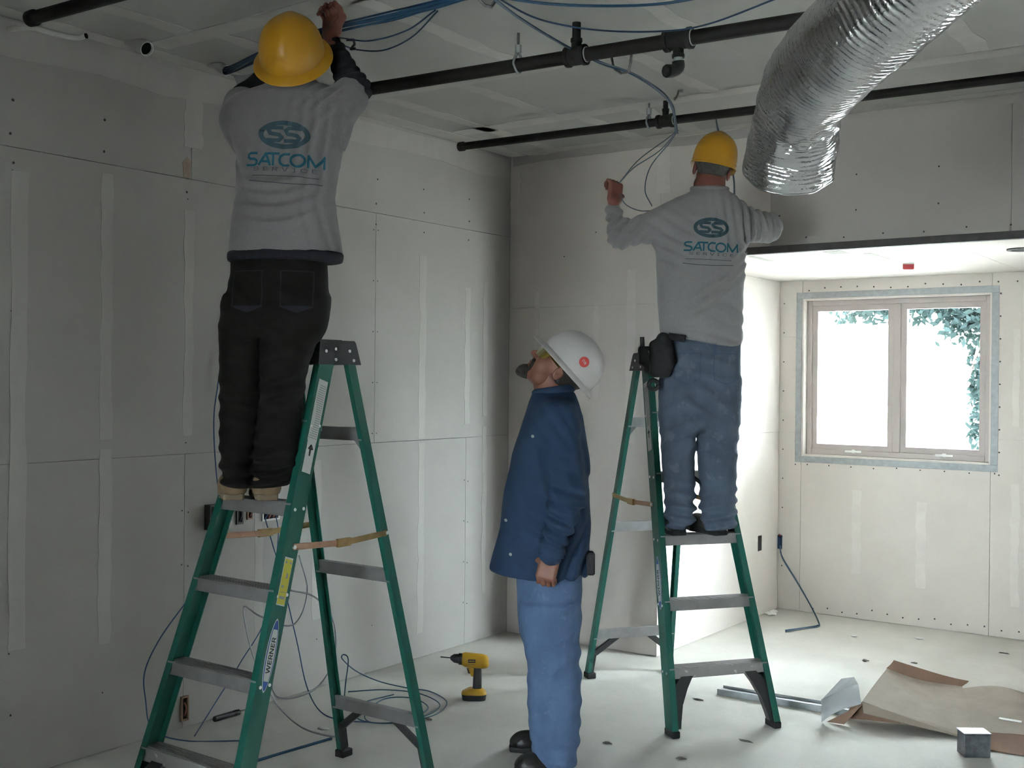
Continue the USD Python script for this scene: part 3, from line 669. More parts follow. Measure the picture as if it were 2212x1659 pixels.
# ------------------------------------------------------------------ signed distances, meshed by surface nets
def smin(a, b, k):
    h = np.clip(0.5 + 0.5 * (b - a) / k, 0, 1)
    return b * (1 - h) + a * h - k * h * (1 - h)


def smax(a, b, k):
    return -smin(-a, -b, k)


def d_cap(p, a, b, ra, rb=None):
    rb = ra if rb is None else rb
    a, b = np.asarray(a, float), np.asarray(b, float)
    ab = b - a
    t = np.clip(((p - a) @ ab) / (ab @ ab), 0, 1)
    return np.linalg.norm(p - a - t[..., None] * ab, axis=-1) - (ra + (rb - ra) * t)


def d_ell(p, c, r):
    q = (p - np.asarray(c, float)) / np.asarray(r, float)
    k0 = np.linalg.norm(q, axis=-1)
    k1 = np.linalg.norm(q / np.asarray(r, float), axis=-1)
    return k0 * (k0 - 1.0) / np.maximum(k1, 1e-6)


def d_loft(p, T, n=2.3):
    """A body of stacked superellipses: T rows are (z, centre x, centre y, half width, half depth)."""
    T = np.asarray(T, float)
    z = p[..., 2]
    cx, cy, a, b = (np.interp(z, T[:, 0], T[:, k]) for k in (1, 2, 3, 4))
    x, y = (p[..., 0] - cx), (p[..., 1] - cy)
    k = (np.abs(x / a) ** n + np.abs(y / b) ** n) ** (1.0 / n)
    r = np.sqrt(x * x + y * y)
    d = np.where(k > 1e-3, r * (1 - 1 / np.maximum(k, 1e-3)), -np.minimum(a, b))
    cap = np.maximum(T[0, 0] - z, z - T[-1, 0])
    return smax(d, cap, 0.012)


def d_rbox(p, c, h, r):
    q = np.abs(p - np.asarray(c, float)) - (np.asarray(h, float) - r)
    return np.linalg.norm(np.maximum(q, 0), axis=-1) + np.minimum(q.max(-1), 0) - r


def nets(f, lo, hi, h):
    lo, hi = np.asarray(lo, float), np.asarray(hi, float)
    n = np.ceil((hi - lo) / h).astype(int) + 1
    ax = [lo[k] + h * np.arange(n[k]) for k in range(3)]
    P = np.stack(np.meshgrid(*ax, indexing='ij'), -1)
    F = np.empty(n)
    for i in range(0, n[0], 24):
        F[i:i + 24] = f(P[i:i + 24])
    for k in range(3):                                             # closed at the box
        ix = [slice(None)] * 3
        for e in (0, -1):
            ix[k] = e; F[tuple(ix)] = np.maximum(F[tuple(ix)], 1e-4); ix[k] = slice(None)
    S = F < 0
    c = [(i, j, k) for i in (0, 1) for j in (0, 1) for k in (0, 1)]
    cut = lambda A, o: A[o[0]:n[0] - 1 + o[0], o[1]:n[1] - 1 + o[1], o[2]:n[2] - 1 + o[2]]
    cnt = sum(cut(S, o).astype(int) for o in c)
    act = (cnt > 0) & (cnt < 8)
    idx = np.full(act.shape, -1); idx[act] = np.arange(act.sum())
    I = np.argwhere(act)
    acc, num = np.zeros((len(I), 3)), np.zeros(len(I))
    for a in c:
        for k in range(3):
            if a[k] == 0:
                b = list(a); b[k] = 1
                fa, fb = F[tuple((I + a).T)], F[tuple((I + b).T)]
                m = (fa < 0) != (fb < 0)
                t = fa[m] / (fa[m] - fb[m])
                q = np.tile(np.array(a, float), (m.sum(), 1)); q[:, k] = t
                acc[m] += q; num[m] += 1
    V = lo + h * (I + acc / num[:, None])
    quads = []
    for k in range(3):
        u, v = (k + 1) % 3, (k + 2) % 3
        sl0 = [slice(None)] * 3; sl1 = [slice(None)] * 3
        sl0[k], sl1[k] = slice(0, -1), slice(1, None)
        A, B = S[tuple(sl0)], S[tuple(sl1)]
        E = np.argwhere(A != B)
        E = E[(E[:, u] > 0) & (E[:, v] > 0) & (E[:, u] < n[u] - 1) & (E[:, v] < n[v] - 1)]
        ins = A[tuple(E.T)]
        def g(du, dv):
            q = E.copy(); q[:, u] -= du; q[:, v] -= dv
            return idx[tuple(q.T)]
        Q = np.stack([g(1, 1), g(0, 1), g(0, 0), g(1, 0)], 1)
        Q[~ins] = Q[~ins][:, ::-1]
        quads.append(Q)
    Q = np.vstack(quads)
    m = trimesh.Trimesh(V, np.vstack([Q[:, [0, 1, 2]], Q[:, [0, 2, 3]]]), process=False)
    return m


def biggest(m, least=60):
    cc = trimesh.graph.connected_components(m.face_adjacency, nodes=np.arange(len(m.faces)))
    keep = max(cc, key=len)
    out = m.submesh([keep], append=True)
    return out


def union_(ms):
    try:
        out = None
        for m in ms:
            m = trimesh.Trimesh(m.vertices, m.faces, process=True)
            x = m3.Manifold(m3.Mesh(np.asarray(m.vertices, np.float32), np.asarray(m.faces, np.uint32)))
            if x.is_empty():
                raise ValueError('not a manifold')
            out = x if out is None else out + x
        o = out.to_mesh()
        return trimesh.Trimesh(o.vert_properties[:, :3], o.tri_verts, process=False)
    except Exception as e:
        print('union fell back:', e)
        return cat_(*ms)


# ------------------------------------------------------------------ materials of people
mat('skin', (0.20, 0.082, 0.053), 0.55, var=0.10, vscale=14, bump=0.05, bscale=140)
mat('skin_red', (0.18, 0.062, 0.044), 0.55, var=0.10, vscale=14, bump=0.05, bscale=140)
mat('grey_knit', (0.192, 0.1827, 0.1885), 0.9, var=0.05, vscale=90, bump=0.15, bscale=420, sheen=0.15, spec=0.2)
mat('grey_knit_light', (0.2442, 0.2372, 0.2442), 0.9, var=0.05, vscale=90, bump=0.15, bscale=420, sheen=0.15, spec=0.2)
mat('dark_knit', (0.020, 0.020, 0.026), 0.9, var=0.12, vscale=60, bump=0.15, bscale=400, spec=0.2)
mat('black_denim', (0.00975, 0.00825, 0.0075), 0.85, var=0.22, vscale=20, bump=0.2, bscale=380, spec=0.2)
mat('blue_denim', (0.0858, 0.1353, 0.2368), 0.85, var=0.18, vscale=9, vstretch=(1, 1, 0.5), bump=0.2, bscale=380, spec=0.2, spots=(16, 0.60, (0.125, 0.18, 0.28), 0.6))
mat('grey_denim', (0.0828, 0.1088, 0.148), 0.85, var=0.2, vscale=9, vstretch=(1, 1, 0.5), bump=0.2, bscale=380, spec=0.2, spots=(12, 0.58, (0.125, 0.15, 0.19), 0.6))
mat('navy_cotton', (0.022, 0.042, 0.083), 0.85, var=0.10, vscale=7, bump=0.12, bscale=380, spec=0.2)
mat('navy_seam', (0.015, 0.034, 0.085), 0.85, spec=0.2)
mat('yellow_shell', (0.468, 0.225, 0.0096), 0.33, var=0.04, vscale=20)
mat('white_shell', (0.4488, 0.4284, 0.4216), 0.36, var=0.02)
mat('hair_dark', (0.015, 0.011, 0.009), 0.6, var=0.4, vscale=60, bump=0.6, bscale=180, bstretch=(1, 1, 0.2))
mat('hair_grey', (0.055, 0.05, 0.045), 0.65, var=0.4, vscale=60, bump=0.5, bscale=180)
mat('tan_leather', (0.19, 0.13, 0.075), 0.75, var=0.3, vscale=22, bump=0.1)
mat('black_leather', (0.014, 0.013, 0.012), 0.45, var=0.3, vscale=30, bump=0.1, bscale=90)
mat('sole', (0.20, 0.15, 0.10), 0.8)
mat('sole_black', (0.012, 0.012, 0.012), 0.7)
mat('eye_white', (0.42, 0.408, 0.384), 0.25)
mat('iris', (0.03, 0.02, 0.015), 0.2)
mat('lip', (0.22, 0.075, 0.06), 0.5)
mat('amber_lens', (0.42, 0.33, 0.08), 0.08, trans=0.75)
mat('print_teal', (0.020, 0.110, 0.155), 0.85, spec=0.2)
mat('print_dark', (0.045, 0.085, 0.105), 0.85, spec=0.2)
mat('print_faint', (0.075, 0.085, 0.095), 0.85, spec=0.2)
mat('red_print', (0.50, 0.055, 0.05), 0.45)
mat('button', (0.35, 0.329, 0.294), 0.4)
mat('nylon', (0.012, 0.012, 0.014), 0.6, var=0.2, vscale=60, bump=0.3, bscale=300)
mat('denim_seam', (0.065, 0.095, 0.15), 0.85, spec=0.2)
mat('steel', (0.45, 0.45, 0.46), 0.3, 0.9)


# ------------------------------------------------------------------ heads, hands, hats
def d_head(q):
    """Head in its own frame: x right, y to the front, z up, origin between the ears."""
    f = d_ell(q, (0, -0.012, 0.042), (0.076, 0.096, 0.082))
    f = smin(f, d_ell(q, (0, 0.032, -0.02), (0.061, 0.062, 0.086)), 0.03)
    f = smin(f, d_cap(q, (-0.036, 0.028, -0.072), (0.036, 0.028, -0.072), 0.034), 0.03)
    f = smin(f, d_ell(q, (0, 0.071, -0.098), (0.026, 0.022, 0.019)), 0.025)
    for s in (-1, 1):
        f = smin(f, d_ell(q, (s * 0.040, 0.060, -0.022), (0.026, 0.024, 0.028)), 0.025)
    f = smin(f, d_cap(q, (-0.034, 0.080, 0.024), (0.034, 0.080, 0.024), 0.012), 0.016)
    for s in (-1, 1):
        f = smax(f, -d_ell(q, (s * 0.032, 0.104, 0.004), (0.019, 0.020, 0.013)), 0.012)
        f = smin(f, d_ell(q, (s * 0.032, 0.079, 0.004), (0.0135, 0.0125, 0.0115)), 0.004)      # lids over the eyeballs
    f = smin(f, d_cap(q, (0, 0.090, 0.014), (0, 0.113, -0.026), 0.008, 0.0125), 0.012)
    for s in (-1, 1):
        f = smin(f, d_ell(q, (s * 0.0125, 0.100, -0.031), (0.009, 0.011, 0.008)), 0.008)
        f = smin(f, d_ell(q, (s * 0.079, -0.010, -0.004), (0.010, 0.020, 0.033)), 0.008)
        f = smax(f, -d_ell(q, (s * 0.090, -0.004, 0.000), (0.008, 0.010, 0.017)), 0.006)
    f = smin(f, d_cap(q, (-0.019, 0.091, -0.056), (0.019, 0.091, -0.056), 0.007), 0.010)
    f = smin(f, d_cap(q, (-0.017, 0.090, -0.069), (0.017, 0.090, -0.069), 0.008), 0.010)
    f = smax(f, -d_cap(q, (-0.023, 0.101, -0.0625), (0.023, 0.101, -0.0625), 0.0035), 0.004)
    return f


FING = ((0.030, 0.072, 0.0088), (0.0105, 0.081, 0.0092), (-0.0105, 0.075, 0.0088), (-0.0305, 0.058, 0.0078))


def d_hand(q, curl=(0.5, 0.7, 0.5), thumb=0.5, spread=0.06):
    """A hand in its own frame: z from the wrist to the fingers, x to the thumb, the palm faces +y."""
    f = d_rbox(q, (0, 0, 0.050), (0.041, 0.0145, 0.050), 0.014)
    f = smin(f, d_cap(q, (0, 0, -0.05), (0, 0, 0.01), 0.027, 0.026), 0.02)
    f = smin(f, d_ell(q, (0.024, 0.010, 0.035), (0.018, 0.014, 0.030)), 0.012)
    for x, L, r in FING:
        a = np.array([x, 0.0, 0.094]); ang = 0.0
        for k, (c, part_) in enumerate(zip(curl, (0.46, 0.31, 0.25))):
            ang += c
            d = np.array([math.sin(spread * x / 0.03) * math.cos(ang), math.sin(ang), math.cos(ang)])
            b = a + d * L * part_ * 1.05
            f = smin(f, d_cap(q, a, b, r * (1 - 0.08 * k), r * (0.94 - 0.08 * k)), 0.004 if k else 0.008)
            a = b
    a = np.array([0.030, 0.006, 0.022])
    for k, (d, L, r) in enumerate((((0.75, 0.30, 0.60), 0.045, 0.0125), ((0.40 - thumb * 0.6, 0.35 + thumb * 0.5, 0.75), 0.032, 0.0108), ((0.15 - thumb * 0.8, 0.35 + thumb * 0.6, 0.8), 0.026, 0.0098))):
        d = np.array(d); d /= np.linalg.norm(d)
        f = smin(f, d_cap(q, a, a + d * L, r, r * 0.92), 0.008)
        a = a + d * L
    return f


def basis(z, x):
    z = np.asarray(z, float); z = z / np.linalg.norm(z)
    x = np.asarray(x, float); x = x - z * (x @ z); x /= np.linalg.norm(x)
    return np.stack([x, np.cross(z, x), z])                        # rows: the frame's axes


def rot_head(face, up):
    y = np.asarray(face, float); y /= np.linalg.norm(y)
    z = np.asarray(up, float); z = z - y * (z @ y); z /= np.linalg.norm(z)
    return np.stack([np.cross(y, z), y, z])


def in_frame(m, R, o):
    m = m.copy(); m.vertices = np.asarray(m.vertices) @ R + np.asarray(o, float)
    return m


def head_mesh(R, o, h=0.0034):
    m = nets(d_head, (-0.10, -0.125, -0.135), (0.10, 0.14, 0.14), h)
    return in_frame(biggest(m), R, o)


def hand_mesh(R, o, mirror=False, h=0.003, scale=1.0, **kw):
    m = nets(lambda q: d_hand(q, **kw), (-0.07, -0.04, -0.055), (0.085, 0.12, 0.21), h)
    m = biggest(m)
    m.vertices = np.asarray(m.vertices) * scale
    if mirror:
        m.vertices = np.asarray(m.vertices) * [-1, 1, 1]; m.invert()
    return in_frame(m, R, o)


def hat_shell(full=True, a=0.118, b=0.142, H=0.142, brim=0.036, peak=0.055):
    """A hard hat about the origin (x right, y front, z up; the rim lies at z = 0): shell with a raised keel, brim, and inner side."""
    nt = 72
    th = np.linspace(0, 2 * np.pi, nt, endpoint=False)
    cx, cy = np.cos(th), np.sin(th)

    def br(t):                                                     # brim width round the hat
        f = np.maximum(cy, 0) ** 3
        return brim + (peak - brim) * f if full else 0.004 + peak * np.maximum(cy - 0.30, 0) ** 1.3 / 0.70 ** 1.3
    rows = []
    for s in np.linspace(0.02, 1, 16):                             # dome, top to rim
        e = s ** 0.9
        ang = e * np.pi / 2
        r = np.sin(ang) ** 0.86
        z = H * np.cos(ang) ** 0.80 + 0.012 * (1 - s)
        keel = 0.006 * np.exp(-(a * r * cx / 0.022) ** 2) * (1 - s ** 4) * (np.abs(cy) if s > .2 else 1)
        rows.append(np.column_stack([(a * r) * cx, (b * r) * cy, np.full(nt, z) + keel]))
    w = br(th)
    for t, dz in ((0.25, -0.004), (0.6, -0.010), (1.0, -0.018 if full else -0.010), (1.03, -0.021 if full else -0.013), (0.98, -0.0225 if full else -0.015)):
        rows.append(np.column_stack([(a + w * t) * cx, (b + w * t) * cy, np.full(nt, dz) + (0.0 if full else -0.008 * np.maximum(cy, 0) * t)]))
    for t, dz in ((0.55, -0.0135), (0.1, -0.0075)):
        rows.append(np.column_stack([(a - 0.003 + w * t) * cx, (b - 0.003 + w * t) * cy, np.full(nt, dz if full else dz * 0.8)]))
    for s in np.linspace(1, 0.02, 10):
        ang = s ** 0.9 * np.pi / 2
        r = np.sin(ang) ** 0.86
        rows.append(np.column_stack([(a - 0.004) * r * cx, (b - 0.004) * r * cy, np.full(nt, (H - 0.004) * np.cos(ang) ** 0.80)]))
    V = np.vstack(rows + [np.array([[0, 0, H + 0.0185], [0, 0, H - 0.0035]])])
    F = []
    for i in range(len(rows) - 1):
        for j in range(nt):
            p, q = i * nt + j, i * nt + (j + 1) % nt
            F += [(p, p + nt, q + nt), (p, q + nt, q)]
    c0, c1, k = len(V) - 2, len(V) - 1, (len(rows) - 1) * nt
    for j in range(nt):
        F += [(c0, j, (j + 1) % nt), (c1, k + (j + 1) % nt, k + j)]
    return trimesh.Trimesh(V, np.array(F), process=False)


def add_hat(root, R, o, mat_, full=True, roll=0.0, name='hard_hat', label=None, **kw):
    m = in_frame(hat_shell(full, **kw), R, o)
    hp = part(root, name, m, mat_, smooth=40, label=label)
    a = np.linspace(0, 2 * np.pi, 49)
    band = tube(np.column_stack([0.098 * np.cos(a), 0.118 * np.sin(a), np.full(49, 0.006)]), 0.006, 6)
    part(hp, 'headband', in_frame(band, R, o), 'black_plastic')
    return hp


def hair_mesh(R, o, low=-0.055, thick=0.010, front=0.02, seed=0):
    def f(q):
        d = d_ell(q, (0, -0.014, 0.040), (0.078 + thick, 0.098 + thick, 0.084 + thick)) + 0.0
        d = smin(d, d_ell(q, (0, -0.045, -0.03), (0.060 + thick * 0.6, 0.052 + thick, 0.055)), 0.02)
        d = d - 0.006 * (meshkit.noise(q * 60, seed) - 0.5) - 0.004 * (meshkit.noise(q * np.array([140, 140, 40]), seed + 1) - 0.5)
        keep = smax(q[..., 1] - front, low + 0.03 * np.clip(q[..., 1] / 0.05 + 1, 0, 1.2) - q[..., 2], 0.01)
        return smax(d, keep, 0.008)
    m = nets(f, (-0.11, -0.14, -0.12), (0.11, 0.05, 0.15), 0.0055)
    return in_frame(biggest(m), R, o)


def face_parts(root, R, o):
    for s in (-1, 1):
        e = trimesh.creation.icosphere(2, 0.0112); e.apply_translation([s * 0.032, 0.0815, 0.004])
        ep = part(root, 'eye', in_frame(e, R, o), 'eye_white', smooth=True)
        i = trimesh.creation.icosphere(2, 0.0062); i.apply_translation([s * 0.032, 0.0885, 0.005])
        part(ep, 'iris', in_frame(i, R, o), 'iris', smooth=True)
        b = tube(spline([(s * 0.012, 0.0945, 0.028), (s * 0.030, 0.093, 0.034), (s * 0.048, 0.080, 0.028)], 10), 0.0035, 6)
        part(root, 'eyebrow', in_frame(b, R, o), 'hair_dark', smooth=True)
    l = cat_(tube(spline([(-0.020, 0.0955, -0.0585), (0, 0.0995, -0.0565), (0.020, 0.0955, -0.0585)], 8), 0.0032, 6))
    part(root, 'lips', in_frame(l, R, o), 'lip', smooth=True)


def folds(p, specs):
    """Sum of fold ridges: each (point, direction across, wave length, amount, reach) is a train of soft ridges fading with distance."""
    out = np.zeros(p.shape[:-1])
    for c, n, wl, amt, reach in specs:
        n = np.asarray(n, float); n = n / np.linalg.norm(n)
        q = p - np.asarray(c, float)
        t = q @ n
        wob = 0.35 * wl * (meshkit.noise(q * 9.0, 5) - 0.5)
        g = np.exp(-(np.linalg.norm(q, axis=-1) / reach) ** 2)
        c_ = np.cos(2 * np.pi * (t + wob) / wl)
        out += 1.7 * amt * g * (c_ - 0.35 * c_ * c_)
    return out


def near(d, f, w=0.03):
    """Adds the displacement f(mask) to d only near the surface, to save time."""
    m = np.abs(d) < w
    return m


def stick(sdf, mesh, y0, off=0.0028, z_ax=False):
    """Lays a flat mesh (x, z given, y ignored) onto the sdf's surface, coming from the camera's side (-y)."""
    V = np.array(mesh.vertices, float)
    base = V[:, 1].copy()
    P = V.copy(); P[:, 1] = y0
    for _ in range(60):
        d = sdf(P)
        P[:, 1] += np.clip(d, -0.02, 0.03) * 0.7
    P[:, 1] += -off + (base - base.min()) * 0 - np.where(base > base.min() + 1e-6, 0, 0)
    V[:, 1] = P[:, 1]
    return trimesh.Trimesh(V, mesh.faces, process=False)


def flat_print(poly, step=0.006):
    """A shapely shape in (x, z) as a finely cut sheet."""
    g = poly if poly.geom_type != 'Polygon' else sg.MultiPolygon([poly])
    vs, fs, n = [], [], 0
    x0, y0, x1, y1 = poly.bounds
    cells = []
    for i in np.arange(x0, x1, step):
        for j in np.arange(y0, y1, step):
            c = poly.intersection(sg.box(i, j, i + step, j + step))
            for q in (c.geoms if hasattr(c, 'geoms') else [c]):
                if q.geom_type == 'Polygon' and q.area > 1e-9:
                    cells.append(q)
    for q in cells:
        v, f = trimesh.creation.triangulate_polygon(q, engine='earcut')
        vs.append(np.column_stack([v[:, 0], np.zeros(len(v)), v[:, 1]])); fs.append(np.asarray(f) + n); n += len(v)
    m = trimesh.Trimesh(np.vstack(vs), np.vstack(fs), process=False)
    nz = m.face_normals[:, 1]
    m.faces[nz > 0] = m.faces[nz > 0][:, ::-1]
    return m


def stroke(lines, w, cap=2):
    return unary_union([sg.LineString(l).buffer(w / 2, cap_style=cap, join_style=1) for l in lines])


def arc(cx, cy, rx, ry, a0, a1, n=24):
    t = np.radians(np.linspace(a0, a1, n))
    return [(cx + rx * math.cos(q), cy + ry * math.sin(q)) for q in t]


def satcom():
    """The wide technical lettering SATCOM, 6 wide and 1 high."""
    w = 0.17
    S = [(0.86, 0.92), (0.30, 0.92), (0.14, 0.84), (0.12, 0.66), (0.26, 0.55), (0.66, 0.50), (0.82, 0.40), (0.82, 0.20), (0.66, 0.08), (0.02, 0.08)]
    A = [[(0.98, 0.08), (1.52, 0.92), (1.86, 0.08)], [(1.2, 0.36), (1.72, 0.36)]]
    T = [[(1.62, 0.92), (2.55, 0.92)], [(2.08, 0.92), (2.08, 0.08)]]
    C = [(3.34, 0.90), (2.86, 0.90), (2.62, 0.74), (2.56, 0.5), (2.62, 0.26), (2.86, 0.10), (3.34, 0.10)]
    O = arc(3.92, 0.5, 0.52, 0.42, 0, 360, 30)
    Mm = [(4.66, 0.08), (4.66, 0.92), (5.22, 0.16), (5.78, 0.92), (5.78, 0.08)]
    return stroke([S, *A, *T, C, O, Mm], w)


def emblem():
    """Oval ring with two S shapes inside, 2 wide and 1.12 high, about the origin."""
    ring = affinity_ellipse(1.0, 0.56).difference(affinity_ellipse(0.80, 0.37))
    s = [(0.30, 0.26), (-0.16, 0.26), (-0.28, 0.17), (-0.20, 0.03), (0.16, -0.02), (0.26, -0.12), (0.16, -0.24), (-0.34, -0.24)]
    a = stroke([[(x - 0.34, y) for x, y in s]], 0.15); b = stroke([[(x + 0.34, y) for x, y in s]], 0.15)
    return ring, unary_union([a, b]).intersection(affinity_ellipse(0.86, 0.42))


def affinity_ellipse(rx, ry):
    return sa.scale(sg.Point(0, 0).buffer(1.0, 48), rx, ry)


def shirt_print(root, shirt, sdf, P, kx, tilt=0.0):
    """The print on the back of a work shirt: oval emblem, SATCOM, SERVICE and two fine lines."""
    ring, ss = emblem()
    def put(poly, c, sx, sz, name, m, step=0.007):
        g = sa.translate(sa.rotate(sa.scale(poly, sx, sz, origin=(0, 0)), tilt, origin=(0, 0)), c[0], c[2])
        part(shirt, name, stick(sdf, flat_print(g, step), -0.45), m, kind='stuff')
    put(ring, P['logo'], kx * 0.325, kx * 0.325, 'print_emblem', 'print_dark')
    put(ss, P['logo'], kx * 0.325, kx * 0.325, 'print_emblem_letters', 'print_dark')
    t = sa.translate(satcom(), -2.93, -0.5)
    put(t, P['text'], kx * 0.170, kx * 0.180, 'print_lettering', 'print_teal')
    tm = meshkit.text_mesh('S E R V I C E', 0.09, 0.001)
    polys = []
    bot = np.abs(tm.triangles[:, :, 2]).max(1) < 1e-6
    sv = unary_union([sg.Polygon(q[:, :2]).buffer(1e-5) for q in tm.triangles[bot]])
    bx = sv.bounds
    sv = sa.translate(sv, -(bx[0] + bx[2]) / 2, -(bx[1] + bx[3]) / 2)
    put(sa.scale(sv, 1.75 / (bx[2] - bx[0]) * (bx[2] - bx[0]) / (bx[2] - bx[0]), 1, origin=(0, 0)), P['svc'], kx * 0.46, kx * 0.55, 'print_small_lettering', 'print_faint')
    put(sg.box(-1, -0.5, 1, 0.5), P['ln1'], kx * 0.42, kx * 0.010, 'print_line', 'print_faint')
    put(stroke([[(-1, 0.02), (-0.5, -0.01), (0, -0.02), (0.5, -0.01), (1, 0.02)]], 0.02), P['ln2'], kx * 0.46, kx * 0.6, 'print_line', 'print_faint')


def shoe(a, b, mat_, sole_, root, z0, wdt=0.048, high=0.11, name='boot'):
    """A work boot from heel a to toe b (x, y), standing at z0."""
    a, b = np.array([*a, z0]), np.array([*b, z0])
    d = b - a; L = np.linalg.norm(d); d /= L; s = np.array([-d[1], d[0], 0.0])

    def loc(p):
        q = p - a
        return np.stack([q @ s, q @ d, q[..., 2]], -1)

    def up(p):
        q = loc(p)
        f = d_cap(q, (0, 0.042, 0.050), (0, L - 0.060, 0.042), 0.044, 0.040)
        f = smin(f, d_ell(q, (0, L - 0.062, 0.036), (wdt, 0.062, 0.040)), 0.02)
        f = smin(f, d_ell(q, (0, 0.045, 0.045), (0.040, 0.045, 0.06)), 0.02)
        f = smin(f, d_cap(q, (0, 0.055, 0.05), (0, 0.060, high), 0.040, 0.040), 0.03)
        f = f - 0.002 * (meshkit.noise(p * 50, 3) - 0.5)
        return smax(f, 0.020 - q[..., 2], 0.004)

    def so(p):
        q = loc(p)
        x0 = np.interp(q[..., 1], [0, 0.05, L * 0.45, L - 0.07, L], [0.034, 0.041, 0.037, wdt + 0.001, 0.028])
        f = np.maximum(np.abs(q[..., 0]) - x0, np.maximum(-q[..., 1] + 0.002, q[..., 1] - L))
        f = smax(f, np.abs(q[..., 2] - 0.0125) - 0.0122, 0.006)
        return f
    lo = np.minimum(a, b) - 0.07; hi = np.maximum(a, b) + 0.07
    hi[2] = z0 + high + 0.05; lo[2] = z0 - 0.02
    bp = part(root, name, biggest(nets(up, lo, hi, 0.006)), mat_, smooth=True)
    hi2 = hi.copy(); hi2[2] = z0 + 0.04
    part(bp, 'boot_sole', biggest(nets(so, lo, hi2, 0.0055)), sole_, smooth=35)


def bones(J, segs, h=0.010):
    """A plain body under the clothes from (a, b, ra, rb) bones."""
    pts = np.array([q for s in segs for q in (s[0], s[1])], float)
    def f(p):
        d = None
        for a, b, ra, rb in segs:
            e = d_cap(p, a, b, ra, rb)
            d = e if d is None else smin(d, e, 0.03)
        return d
    return biggest(nets(f, pts.min(0) - 0.16, pts.max(0) + 0.16, h))


A_CAM = 0.6205
up0 = lambda *v: np.array(v, float)


def pants(T, legs, zlo, crease, belt_z, k=0.03):
    def f(p):
        d = smin(d_loft(p, legs[0]), d_loft(p, legs[1]), 0.006)
        d = smin(d_loft(p, T), d, k)
        m = np.abs(d) < 0.03
        if m.any():
            q = p[m]
            w = folds(q, crease) + 0.005 * (meshkit.fbm(q * np.array([16, 16, 7]), 3, 11) - 0.5)
            d[m] = d[m] + w
        return d
    return f


